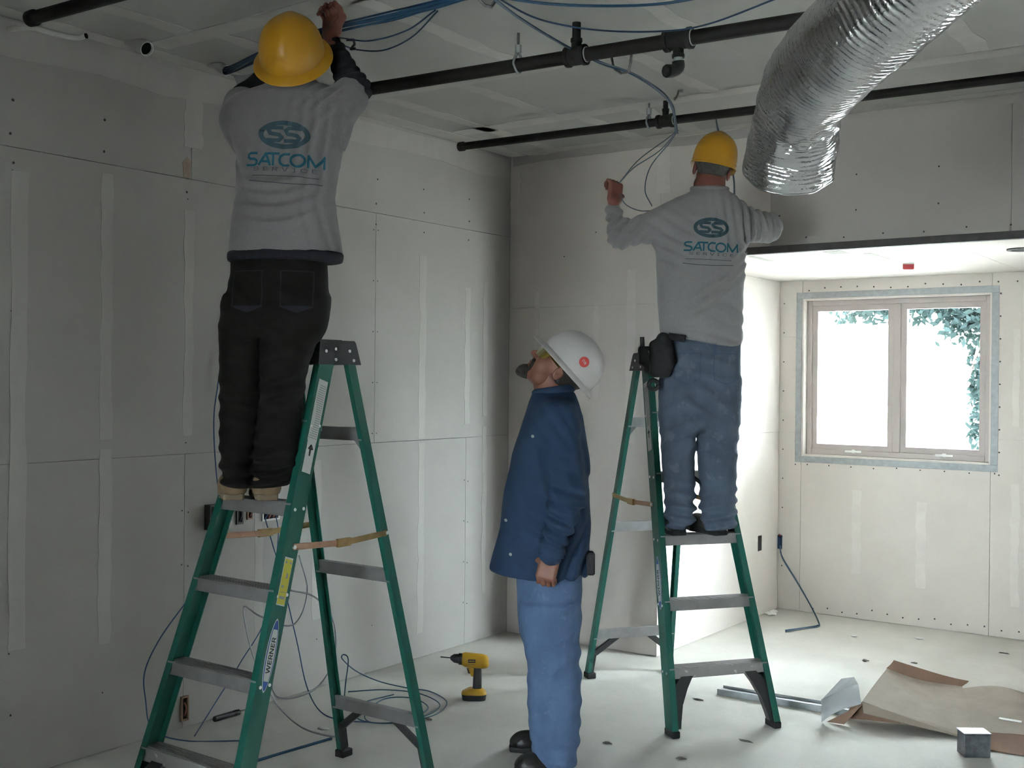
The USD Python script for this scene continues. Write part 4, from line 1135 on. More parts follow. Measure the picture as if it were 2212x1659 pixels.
# ================================================================== man on the left ladder
def man_left():
    D = {k[2:]: v for k, v in PP.items() if k.startswith('L_')}
    J = {k: up0(*v) for k, v in D['pts'].items()}
    root = thing('person', 'man in full-brim yellow hard hat and dark trousers on the left ladder, reaching up', 'person', PEOPLE_AT['L'], A_CAM, group=None)
    # the body
    Rh = rot_head((0.05, 0.68, 0.73), (-0.03, -0.73, 0.68))
    ho = J['head']
    chest, pel = up0(0.10, 0.0, 1.30), up0(0.06, 0, 0.80)
    bd = bones(J, [(pel, chest, 0.09, 0.10), (J['shL'] + [0.04, 0, 0], J['shR'] - [0.05, 0, 0], 0.05, 0.05), (chest, J['neck'], 0.08, 0.055), (J['neck'], ho, 0.053, 0.055),
                   (J['shR'], J['elR'], 0.05, 0.042), (J['elR'], J['wrR'], 0.040, 0.028), (J['shL'], J['elL'], 0.05, 0.042), (J['elL'], J['wrL'], 0.040, 0.028),
                   (pel + [-0.08, 0, -0.05], (-0.06, 0.0, 0.40), 0.065, 0.055), ((-0.06, 0, 0.40), (-0.07, 0, 0.06), 0.05, 0.038), (pel + [0.08, 0, -0.05], (0.085, 0, 0.40), 0.065, 0.055), ((0.085, 0, 0.40), (0.045, 0, 0.06), 0.05, 0.038)])
    hR = basis(J['haR'] - J['wrR'] + [0.02, 0.04, 0.05], (-0.8, 0.6, 0.2)); hL = basis((0.1, 0.3, 0.9), (0.8, 0.3, 0))
    skin = union_([bd, head_mesh(Rh, ho), hand_mesh(hR, J['wrR'] + [0, 0, 0.012], curl=(0.9, 1.1, 0.7), thumb=0.7, mirror=True), hand_mesh(hL, J['wrL'], curl=(0.7, 0.9, 0.6), thumb=0.6)])
    part(root, 'body', skin, 'skin_red', smooth=True)
    face_parts(root, Rh, ho)
    part(root, 'hair', hair_mesh(Rh, ho, low=-0.075, thick=0.0005, seed=3), 'hair_dark', smooth=True)
    add_hat(root, Rh, J['hat'], 'yellow_shell', True, brim=0.026, peak=0.04, a=0.112, b=0.136, H=0.128, label='yellow full-brim hard hat')
    # grey work shirt: short sleeves over a dark long-sleeved one
    T = D['shirt']
    sl = J['shR'] + (J['elR'] - J['shR']) * 0.70

    def sf(p):
        d = d_loft(p, T)
        d = smin(d, d_cap(p, J['shR'] - [0.035, 0, 0.02], sl, 0.088, 0.070), 0.055)
        d = smin(d, d_cap(p, J['shL'] + [0.01, 0, -0.02], J['shL'] + (J['elL'] - J['shL']) * 0.6, 0.072, 0.066), 0.04)
        x, z = p[..., 0] - 0.095, p[..., 2]
        m = np.abs(d) < 0.03
        q = p[m]
        xx, zz = x[m], z[m]
        w = np.zeros(len(q))
        for z0, a, s in ((0.955, 0.0060, 0.012), (1.005, 0.0075, 0.014), (1.052, 0.006, 0.011), (1.095, 0.006, 0.012), (1.135, 0.0045, 0.010)):       # hanging folds slung across the back
            u = (zz - z0 - 1.9 * xx * xx - 0.15 * xx) / s
            w += 1.8 * a * np.exp(-u * u) * np.exp(-(xx / 0.15) ** 4)
        w += folds(q, [((0.255, -0.06, 1.20), (1, 0, -0.12), 0.042, 0.0055, 0.14), ((0.25, -0.06, 1.38), (0.75, 0, -0.6), 0.036, 0.005, 0.10), ((-0.05, -0.05, 1.20), (1, 0, 0.3), 0.05, 0.004, 0.09), ((0.26, 0, 0.95), (1, 0, 0.25), 0.05, 0.005, 0.12)])
        w += 0.006 * (meshkit.fbm(q * np.array([9, 9, 6]), 3, 2) - 0.5)
        d[m] = d[m] - w
        return d
    sh = part(root, 'shirt', biggest(nets(sf, (-0.2, -0.2, 0.84), (0.42, 0.36, 1.56), 0.0065)), 'grey_knit', smooth=True)
    shirt_print(root, sh, sf, J, 0.268, tilt=-2.5)
    # undershirt: hem and right sleeve
    U = [(z, cx, cy, a + 0.003, b + 0.003) for z, cx, cy, a, b in [(0.832, 0.088, 0, 0.197, 0.128), (0.868, 0.089, 0, 0.199, 0.130)]]
    part(root, 'undershirt_hem', biggest(nets(lambda p: d_loft(p, U) - 0.003 * (meshkit.noise(p * 18, 4) - 0.5), (-0.16, -0.17, 0.80), (0.34, 0.17, 0.89), 0.006)), 'dark_knit', smooth=True, label='dark undershirt hem')

    def us(p):
        d = d_cap(p, J['shR'] + (J['elR'] - J['shR']) * 0.45, J['elR'] + [-0.004, 0, -0.004], 0.058, 0.057)
        d = smin(d, d_cap(p, J['elR'] + [-0.004, 0, -0.004], J['wrR'] + (J['elR'] - J['wrR']) * 0.12, 0.058, 0.034), 0.03)
        m = np.abs(d) < 0.025
        q = p[m]
        d[m] -= folds(q, [(J['elR'], (0.4, 0, -1), 0.034, 0.004, 0.09), (J['wrR'], (0.4, 0.3, -1), 0.03, 0.003, 0.09)])
        return d
    part(root, 'undershirt_sleeve', biggest(nets(us, J['wrR'] - [0.10, 0.12, 0.36], J['wrR'] + [0.20, 0.10, 0.07], 0.006)), 'dark_knit', smooth=True, label='dark long undershirt sleeve')

    def us2(p):
        d = d_cap(p, J['shL'] + (J['elL'] - J['shL']) * 0.5, J['elL'], 0.055, 0.052)
        return smin(d, d_cap(p, J['elL'], J['wrL'] + (J['elL'] - J['wrL']) * 0.12, 0.052, 0.034), 0.03)
    part(root, 'undershirt_sleeve', biggest(nets(us2, np.minimum(J['elL'], J['shL']) - 0.09, np.maximum(J['wrL'], J['elL']) + 0.09, 0.008)), 'dark_knit', smooth=True)
    # trousers
    pf = pants(D['pelvis'], [D['legl'], D['legr']], 0, [((-0.07, -0.08, 0.09), (0.1, 0, 1), 0.055, 0.007, 0.11), ((0.05, -0.08, 0.09), (-0.15, 0, 1), 0.05, 0.007, 0.11), ((0.0, -0.1, 0.66), (0.5, 0, 1), 0.07, 0.004, 0.13), ((-0.06, -0.1, 0.37), (0.3, 0, 1), 0.06, 0.004, 0.12), ((0.1, -0.1, 0.40), (-0.3, 0, 1), 0.06, 0.005, 0.12)], 0.85)
    tr = part(root, 'trousers', biggest(nets(pf, (-0.18, -0.2, 0.02), (0.3, 0.2, 0.91), 0.0075)), 'black_denim', smooth=True)
    for s in (-1, 1):
        pk = flat_print(sg.box(-0.055, -0.07, 0.055, 0.055).union(sg.Polygon([(-0.055, -0.07), (0, -0.09), (0.055, -0.07)])).difference(sg.box(-0.051, -0.066, 0.051, 0.051)), 0.012)
        pk.apply_translation([0.065 + s * 0.085, 0, 0.74])
        part(tr, 'back_pocket', stick(pf, pk, -0.45, 0.002), 'dark_knit')
    shoe((-0.074, -0.062), (-0.145, 0.195), 'tan_leather', 'sole', root, 0.002, high=0.042)
    shoe((0.047, -0.064), (-0.035, 0.192), 'tan_leather', 'sole', root, 0.002, high=0.042)
    return root


# ================================================================== man on the right ladder
def man_right():
    D = {k[2:]: v for k, v in PP.items() if k.startswith('R_')}
    J = {k: up0(*v) for k, v in D['pts'].items()}
    root = thing('person', 'man in yellow hard hat, grey shirt and blue jeans on the ladder by the alcove', 'person', PEOPLE_AT['R'], A_CAM)
    Rh = rot_head((0.16, 0.98, 0.05), (0.20, -0.04, 0.97))
    ho = J['head']
    chest, pel = up0(0.0, 0, 1.42), up0(0.0, 0, 0.88)
    bd = bones(J, [(pel, chest, 0.10, 0.10), (J['shL'] + [0.03, 0, 0], J['shR'] - [0.03, 0, 0], 0.05, 0.05), (chest, J['neck'], 0.09, 0.062), (J['neck'] + [0, 0, 0.01], ho + [0, -0.015, -0.02], 0.066, 0.062),
                   (J['shR'], J['elR'], 0.045, 0.040), (J['elR'], J['wrR'], 0.038, 0.028), (J['shL'], J['elL'], 0.045, 0.038), (J['elL'], J['wrL'], 0.033, 0.024),
                   (pel + [-0.09, 0, -0.05], (-0.098, 0.0, 0.46), 0.07, 0.055), ((-0.098, 0, 0.46), (-0.092, 0, 0.07), 0.05, 0.038), (pel + [0.09, 0, -0.05], (0.085, 0, 0.46), 0.07, 0.055), ((0.085, 0, 0.46), (0.092, 0, 0.07), 0.05, 0.038)])
    hL = basis((0.10, 0.10, 0.98), (0.75, 0.6, 0)); hR = basis((-0.85, 0.35, 0.35), (-0.3, 0.5, 0.7))
    skin = union_([bd, head_mesh(Rh, ho), hand_mesh(hL, J['wrL'] + [0.0, 0, 0.012], curl=(1.1, 1.2, 0.8), thumb=0.8), hand_mesh(hR, J['wrR'], curl=(0.7, 0.9, 0.6), mirror=True)])
    part(root, 'body', skin, 'skin_red', smooth=True)
    face_parts(root, Rh, ho)
    part(root, 'hair', hair_mesh(Rh, ho, low=-0.030, thick=0.004, seed=7), 'hair_grey', smooth=True, label='cropped grey hair')
    add_hat(root, Rh, J['hat'] + [0, 0, -0.004], 'yellow_shell', False, a=0.103, b=0.128, H=0.135, peak=0.06, label='yellow cap-style hard hat')
    T = D['shirt']

    def sf(p):
        d = d_loft(p, T)
        d = smin(d, d_cap(p, J['shL'] + [0.03, 0, 0.0], J['elL'] + [0.012, 0, 0.008], 0.082, 0.058), 0.06)
        d = smin(d, d_cap(p, J['elL'] + [0.006, 0, 0.004], J['wrL'] + [-0.004, 0, -0.022], 0.054, 0.039), 0.03)
        d = smin(d, d_cap(p, J['shR'] - [0.03, 0, 0.01], J['elR'] + [-0.01, 0, -0.012], 0.090, 0.068), 0.06)
        d = smin(d, d_cap(p, J['elR'], J['wrR'] + (J['elR'] - J['wrR']) * 0.15, 0.062, 0.040), 0.03)
        z = p[..., 2]
        d = smax(d, 0.888 - 0.16 * p[..., 0] - z, 0.01)             # the hem hangs lower on the right
        m = np.abs(d) < 0.03
        q = p[m]
        x, zz = q[:, 0], q[:, 2]
        w = np.zeros(len(q))
        for off, a, s in ((0.0, 0.0085, 0.012), (0.045, 0.007, 0.011), (-0.05, 0.006, 0.013), (0.095, 0.005, 0.012)):      # pulls running from the right armpit down to the left
            u = ((zz - 1.13 - off) * 0.83 - (x - 0.06) * 0.62 - 0.9 * np.maximum(x - 0.08, 0) ** 2) / s
            w += 1.8 * a * np.exp(-u * u) * np.exp(-((x - 0.09) / 0.16) ** 4)
        u = ((x - 0.035) - 0.16 * (zz - 1.40)) / 0.007             # crease down the middle of the back
        w += 0.006 * np.exp(-u * u) * np.exp(-((zz - 1.40) / 0.17) ** 4)
        w += folds(q, [((0.20, -0.06, 1.44), (1, 0, 0.12), 0.040, 0.0085, 0.12), ((0.30, 0.0, 1.45), (1, 0.2, 0.25), 0.038, 0.0065, 0.10), (J['elL'] + [0.03, 0, 0.02], (0.8, 0, -0.6), 0.036, 0.005, 0.11), ((-0.40, 0.02, 1.47), (0.1, 0, 1), 0.04, 0.0035, 0.08), ((-0.16, -0.08, 1.35), (0.6, 0, 1), 0.055, 0.004, 0.10), ((0.1, -0.1, 0.95), (0.35, 0, 1), 0.075, 0.0045, 0.14)])
        w += 0.006 * (meshkit.fbm(q * np.array([8, 8, 6]), 3, 9) - 0.5)
        d[m] = d[m] - w
        return d
    sh = part(root, 'shirt', biggest(nets(sf, (-0.50, -0.22, 0.82), (0.44, 0.40, 1.66), 0.0072)), 'grey_knit_light', smooth=True)
    shirt_print(root, sh, sf, J, 0.252, tilt=-2.0)
    co = tube(spline([(J['neck'][0] + 0.082 * math.cos(a), 0.005 + 0.074 * math.sin(a), 1.606 + 0.006 * math.sin(a)) for a in np.linspace(0, 2 * np.pi, 17)], 34), 0.010, 8)
    part(sh, 'collar', co, 'grey_knit_light', smooth=True)
    pf = pants(D['pelvis'], [D['legl'], D['legr']], 0, [((-0.09, -0.08, 0.11), (0.15, 0, 1), 0.055, 0.008, 0.11), ((0.09, -0.08, 0.12), (-0.2, 0, 1), 0.055, 0.009, 0.12), ((0.03, -0.1, 0.60), (0.7, 0, 1), 0.075, 0.006, 0.13), ((0.1, -0.1, 0.45), (0.6, 0, 1), 0.07, 0.005, 0.12), ((-0.08, -0.1, 0.50), (-0.6, 0, 1), 0.07, 0.005, 0.13), ((0.0, -0.12, 0.78), (0.3, 0, 1), 0.08, 0.004, 0.12)], 0.9)
    tr = part(root, 'jeans', biggest(nets(pf, (-0.22, -0.2, 0.01), (0.22, 0.2, 0.98), 0.0075)), 'grey_denim', smooth=True)
    for s in (-1, 1):
        pk = flat_print(sg.Polygon([(-0.06, 0.065), (0.06, 0.065), (0.058, -0.055), (0, -0.078), (-0.058, -0.055)]).difference(sg.Polygon([(-0.056, 0.061), (0.056, 0.061), (0.054, -0.052), (0, -0.073), (-0.054, -0.052)])), 0.012)
        pk.apply_translation([0.01 + s * 0.088, 0, 0.775])
        part(tr, 'back_pocket', stick(pf, pk, -0.45, 0.002), 'denim_seam')
    bl = sg.box(-0.008, 0.80, 0.008, 0.93)
    part(tr, 'belt_loop', stick(pf, flat_print(sa.translate(bl, 0.045, 0.03), 0.012), -0.45, 0.004), 'denim_seam')
    shoe((-0.096, -0.062), (-0.150, 0.195), 'black_leather', 'sole_black', root, 0.001, high=0.06)
    shoe((0.100, -0.055), (-0.010, 0.185), 'black_leather', 'sole_black', root, 0.001, high=0.06)
    # tool pouch on the left hip
    pc, pl = J['pouch'], J['pouchL']
    tp = part(root, 'tool_pouch', biggest(nets(lambda p: smin(d_rbox(p, pc + [0.02, -0.02, 0.0], (0.050, 0.035, 0.085), 0.025), d_cap(p, pc + [0.035, -0.03, 0.09], pc + [0.045, -0.035, 0.0], 0.030, 0.045), 0.03) - 0.006 * (meshkit.noise(p * 40, 8) - 0.5), pc - [0.12, 0.13, 0.16], pc + [0.14, 0.1, 0.17], 0.006)), 'nylon', smooth=True, label='black nylon tool pouch on the belt')
    part(tp, 'pouch_pocket', biggest(nets(lambda p: smin(d_rbox(p, pl + [0.008, -0.02, 0.0], (0.030, 0.030, 0.042), 0.012), d_rbox(p, pl + [0.035, -0.025, -0.045], (0.034, 0.03, 0.036), 0.014), 0.015), pl - [0.08, 0.1, 0.13], pl + [0.11, 0.08, 0.09], 0.005)), 'nylon', smooth=True)
    rg = J['ring']
    a = np.linspace(0, 2 * np.pi, 25)
    part(tp, 'tape_ring', tube(np.column_stack([rg[0] + 0.021 * np.cos(a), np.full(25, rg[1] - 0.02), rg[2] + 0.002 + 0.021 * np.sin(a)]), 0.010, 8), 'black_plastic', smooth=True)
    part(tp, 'clip', tube(spline([pl + [0.02, -0.06, 0.02], pl + [0.04, -0.064, -0.02], pl + [0.055, -0.062, -0.055], pl + [0.035, -0.06, -0.06]], 14), 0.004, 6), 'steel', smooth=True)
    part(tp, 'tool_handle', cat_(cyl(pl + [0.0, -0.01, 0.03], pl + [-0.004, -0.01, 0.085], 0.010, 10)), 'black_plastic', smooth=30)
    bt = tube([(-0.165 + 0.33 * t, -0.128 - 0.016 * math.sin(math.pi * t), 0.915 - 0.052 * t) for t in np.linspace(0, 0.22, 6)], 0.016, 8)
    part(tp, 'belt', bt, 'nylon', smooth=True)
    # knee pad strap hanging behind the calves
    part(root, 'knee_strap', tube(spline([(-0.03, 0.02, 0.27), (0.0, -0.02, 0.245), (0.02, -0.03, 0.225), (0.02, 0.0, 0.20)], 12), 0.009, 8), 'nylon', smooth=True)
    return root


# ================================================================== man standing, seen from his left side
def man_middle():
    D = {k[2:]: v for k, v in PP.items() if k.startswith('M_')}
    J = {k: up0(*v) for k, v in D['pts'].items()}
    root = thing('person', 'man in white hard hat and navy shirt standing on the floor, looking up', 'person', PEOPLE_AT['M'], A_CAM)
    Rh = rot_head((-0.673, -0.06, 0.737), (0.737, -0.04, 0.673))
    ho = J['head']
    chest, pel = up0(-0.01, 0, 1.28), up0(-0.01, 0, 0.84)
    bd = bones(J, [(pel, chest, 0.10, 0.10), (J['shN'] + [0, 0.04, 0], J['shF'] - [0, 0.04, 0], 0.05, 0.05), (chest, J['neck'], 0.09, 0.060), (J['neck'], ho + Rh[2] * -0.03, 0.064, 0.062), (J['neck'] + [-0.012, 0, -0.02], ho + Rh[1] * 0.035 - Rh[2] * 0.055, 0.055, 0.040),
                   (J['shN'], J['elN'], 0.05, 0.042), (J['elN'], J['wrN'], 0.042, 0.030), (J['shF'], J['elF'], 0.05, 0.042), (J['elF'], J['wrF'], 0.042, 0.030),
                   (pel + [0, -0.09, -0.06], (0.0, -0.10, 0.46), 0.075, 0.055), ((0.0, -0.10, 0.46), (0.01, -0.10, 0.07), 0.05, 0.040), (pel + [0, 0.09, -0.06], (0.0, 0.12, 0.46), 0.075, 0.055), ((0, 0.12, 0.46), (-0.01, 0.12, 0.07), 0.05, 0.040)])
    hN = basis((-0.22, 0.0, -0.97), (-0.85, 0.3, 0.2)); hF = basis((-0.2, 0.0, -0.97), (-0.85, -0.3, 0.2))
    skin = union_([bd, head_mesh(Rh, ho), hand_mesh(hN, J['wrN'] + [0.0, 0, 0.0], curl=(0.75, 1.2, 0.8), thumb=0.6), hand_mesh(hF, J['wrF'], curl=(0.5, 0.7, 0.5), mirror=True)])
    part(root, 'body', skin, 'skin', smooth=True)
    face_parts(root, Rh, ho)
    part(root, 'hair', hair_mesh(Rh, ho, low=-0.085, thick=0.012, front=-0.005, seed=5), 'hair_dark', smooth=True)

    def goat(q):
        d = d_ell(q, (0, 0.078, -0.098), (0.030, 0.030, 0.030))
        d = smin(d, d_ell(q, (0, 0.094, -0.112), (0.020, 0.020, 0.024)), 0.015)
        d = smin(d, d_cap(q, (-0.026, 0.090, -0.045), (0.026, 0.090, -0.045), 0.0085), 0.004)
        for s in (-1, 1):
            d = smin(d, d_cap(q, (s * 0.026, 0.088, -0.047), (s * 0.027, 0.080, -0.085), 0.0075), 0.006)
        d = d - 0.005 * (meshkit.noise(q * 160, 2) - 0.5)
        return smax(d, -d_ell(q, (0, 0.104, -0.062), (0.019, 0.02, 0.0095)), 0.003)
    part(root, 'goatee', in_frame(biggest(nets(goat, (-0.05, 0.03, -0.16), (0.05, 0.14, -0.02), 0.0032)), Rh, ho), 'hair_dark', smooth=True)
    # safety glasses
    lens = []
    t = np.linspace(-1.15, 1.15, 25)
    rows = [np.column_stack([0.070 * np.sin(t), 0.024 + 0.088 * np.cos(t) ** 0.8, np.full(25, z) - 0.006 * (np.abs(t) < 0.25) * (z < 0)]) for z in (0.026, 0.012, -0.004, -0.020)]
    V = np.vstack(rows + [r * [0.97, 0.985, 1] for r in rows]); F = []
    for o in (0, 100):
        for i in range(3):
            for j in range(24):
                a = o + i * 25 + j
                q = [(a, a + 1, a + 26), (a, a + 26, a + 25)]
                F += q if o else [c[::-1] for c in q]
    lm = trimesh.Trimesh(V, np.array(F), process=False); lm.fix_normals()
    sgp = part(root, 'safety_glasses', in_frame(lm, Rh, ho), 'amber_lens', smooth=True, label='amber safety glasses')
    for s in (-1, 1):
        part(sgp, 'temple', in_frame(obox((s * 0.066, 0.058, 0.018), (s * 0.083, -0.02, 0.012), 0.010, 0.003, up=(1, 0, 0)), Rh, ho), 'amber_lens')
    hp = add_hat(root, Rh, J['hat'] + Rh[2] * 0.002, 'white_shell', True, brim=0.026, peak=0.05, a=0.110, b=0.134, H=0.132, label='white full-brim hard hat')
    # round red sticker on the hat's left side
    n = -Rh[0] * 0.95 - Rh[1] * 0.10 + Rh[2] * 0.25
    c = J['hat'] + Rh[2] * 0.036 - Rh[1] * 0.012
    def hs(p):
        q = (p - J['hat']) @ Rh.T
        z = np.clip(q[..., 2], 0, None)
        return ((q[..., 0] / 0.110) ** 2 + (q[..., 1] / 0.134) ** 2 + (z / 0.150) ** 2.3) - 1
    def disc(rad, r0=0.0, hole=None):
        pl = sg.Point(0, 0).buffer(rad, 20)
        return pl.difference(sg.Point(0, 0).buffer(r0, 20)) if r0 else pl
    hatm = in_frame(hat_shell(True, a=0.110, b=0.134, H=0.132, brim=0.026, peak=0.05), Rh, J['hat'] + Rh[2] * 0.002)
    ray_ = trimesh.ray.ray_triangle.RayMeshIntersector(hatm)

    def on_hat(poly, off):
        m = flat_print(poly, 0.009)
        V = np.array(m.vertices)
        e1 = Rh[1] * 0.97; e1 = e1 - n * (e1 @ n) / (n @ n); e1 /= np.linalg.norm(e1)
        nn = n / np.linalg.norm(n); e2 = np.cross(nn, e1)
        P0 = c + V[:, :1] * e1 + V[:, 2:] * e2 + nn * 0.3
        loc_, ri, _ = ray_.intersects_location(P0, np.tile(-nn, (len(P0), 1)), multiple_hits=False)
        out = P0 - nn * 0.2
        out[ri] = loc_
        m2 = trimesh.Trimesh(out + nn * off, m.faces, process=False)
        if (m2.face_normals @ nn).mean() < 0:
            m2.invert()
        return m2
    st = part(hp, 'sticker', on_hat(disc(0.0215), 0.0008), 'red_print', label='round red sticker')
    marks = unary_union([stroke([[(-0.009, -0.005), (-0.009, 0.006), (-0.003, -0.005), (-0.003, 0.006)], [(0.002, 0.006), (0.002, -0.004), (0.006, -0.006), (0.009, -0.004), (0.009, 0.006)]], 0.0020)])
    part(st, 'sticker_mark', on_hat(marks, 0.0016), 'white_shell', kind='stuff')
    # shirt
    T = D['shirt']

    def sf(p):
        d = d_loft(p, T, 2.15)
        for s, e, w, r in (('shN', 'elN', 'wrN', 1.0), ('shF', 'elF', 'wrF', 1.0)):
            d = smin(d, d_cap(p, J[s], J[e], 0.080, 0.072), 0.05)
            d = smin(d, d_cap(p, J[e], J[w] + (J[e] - J[w]) * 0.02, 0.071, 0.050), 0.02)
        x, z = p[..., 0], p[..., 2]
        d = smax(d, 0.772 + 0.10 * np.clip(-0.10 - x, 0, 1) - z, 0.008)
        m = np.abs(d) < 0.03
        q = p[m]
        w = folds(q, [(J['elN'] + [0, -0.05, 0], (0.35, 0, 1), 0.060, 0.006, 0.11), (J['wrN'] + [0, -0.04, 0.08], (0.5, 0, 1), 0.045, 0.006, 0.10), ((0.10, -0.1, 1.15), (1, 0, 0.2), 0.06, 0.006, 0.16), ((0.10, -0.12, 0.86), (1, 0, -0.4), 0.055, 0.007, 0.12), ((-0.10, -0.1, 1.0), (1, 0, 0.15), 0.09, 0.003, 0.16), (J['shN'] + [0.02, -0.03, -0.03], (1, 0, 0.7), 0.05, 0.003, 0.10)])
        w += 0.009 * (meshkit.fbm(q * np.array([7, 7, 5]), 3, 21) - 0.5)
        d[m] = d[m] - w
        return d
    sh = part(root, 'shirt', biggest(nets(sf, (-0.32, -0.38, 0.74), (0.24, 0.38, 1.56), 0.0072)), 'navy_cotton', smooth=True)
    cpts = [(J['neck'][0] + 0.072 * math.cos(a) + (0.0), 0.080 * math.sin(a), 1.520 + 0.012 * math.cos(a)) for a in np.linspace(0, 2 * np.pi, 17)]
    part(sh, 'collar', tube(spline(cpts, 34), 0.019, 8), 'navy_cotton', smooth=True)
    ap = [J['wrN'] + (J['elN'] - J['wrN']) * t for t in (0.0, 0.12)]
    part(sh, 'cuff', tube([ap[0], ap[1]], [0.052, 0.054], 20), 'navy_cotton', smooth=40)
    for k in ('b1', 'b3', 'b4'):
        q = J[k].copy(); q[1] = -0.45
        b_ = flat_print(sg.Point(0, 0).buffer(0.0062, 8), 0.02); b_.apply_translation([q[0] + 0.012, 0, q[2]])
        part(sh, 'button', stick(sf, b_, -0.45, 0.003), 'button')
    pf = pants(D['pelvis'], [D['legn'], D['legf']], 0, [((0.02, -0.18, 0.10), (0.3, 0, 1), 0.085, 0.005, 0.14), ((0.05, -0.18, 0.40), (-0.5, 0, 1), 0.09, 0.004, 0.16), ((0.06, -0.18, 0.62), (-0.7, 0, 1), 0.09, 0.004, 0.14), ((-0.04, -0.18, 0.33), (1, 0, 0.4), 0.09, 0.002, 0.14)], 0.8)
    tr = part(root, 'jeans', biggest(nets(pf, (-0.17, -0.22, 0.015), (0.15, 0.22, 0.83), 0.0075)), 'blue_denim', smooth=True)
    lp = stroke([spline([(0.012, 0.685), (0.030, 0.668), (0.055, 0.672), (0.078, 0.715)], 12)[:, :2]], 0.016)
    part(tr, 'hammer_loop', stick(pf, flat_print(lp, 0.012), -0.45, 0.004), 'blue_denim')
    part(tr, 'side_seam', stick(pf, flat_print(stroke([[(-0.02, 0.66), (-0.005, 0.40), (0.0, 0.06)]], 0.003), 0.012), -0.45, 0.001), 'blue_denim')
    shoe((0.060, -0.125), (-0.155, -0.150), 'black_leather', 'sole_black', root, 0.0)
    shoe((0.035, 0.150), (-0.175, 0.140), 'black_leather', 'sole_black', root, 0.0)
    part(root, 'belt_case', box(J['hol'][0] - 0.015, J['hol'][0] + 0.018, -0.10, -0.03, J['hol'][2] - 0.045, J['hol'][2] + 0.045, 0.006), 'nylon')
    return root


man_left()
man_right()
man_middle()
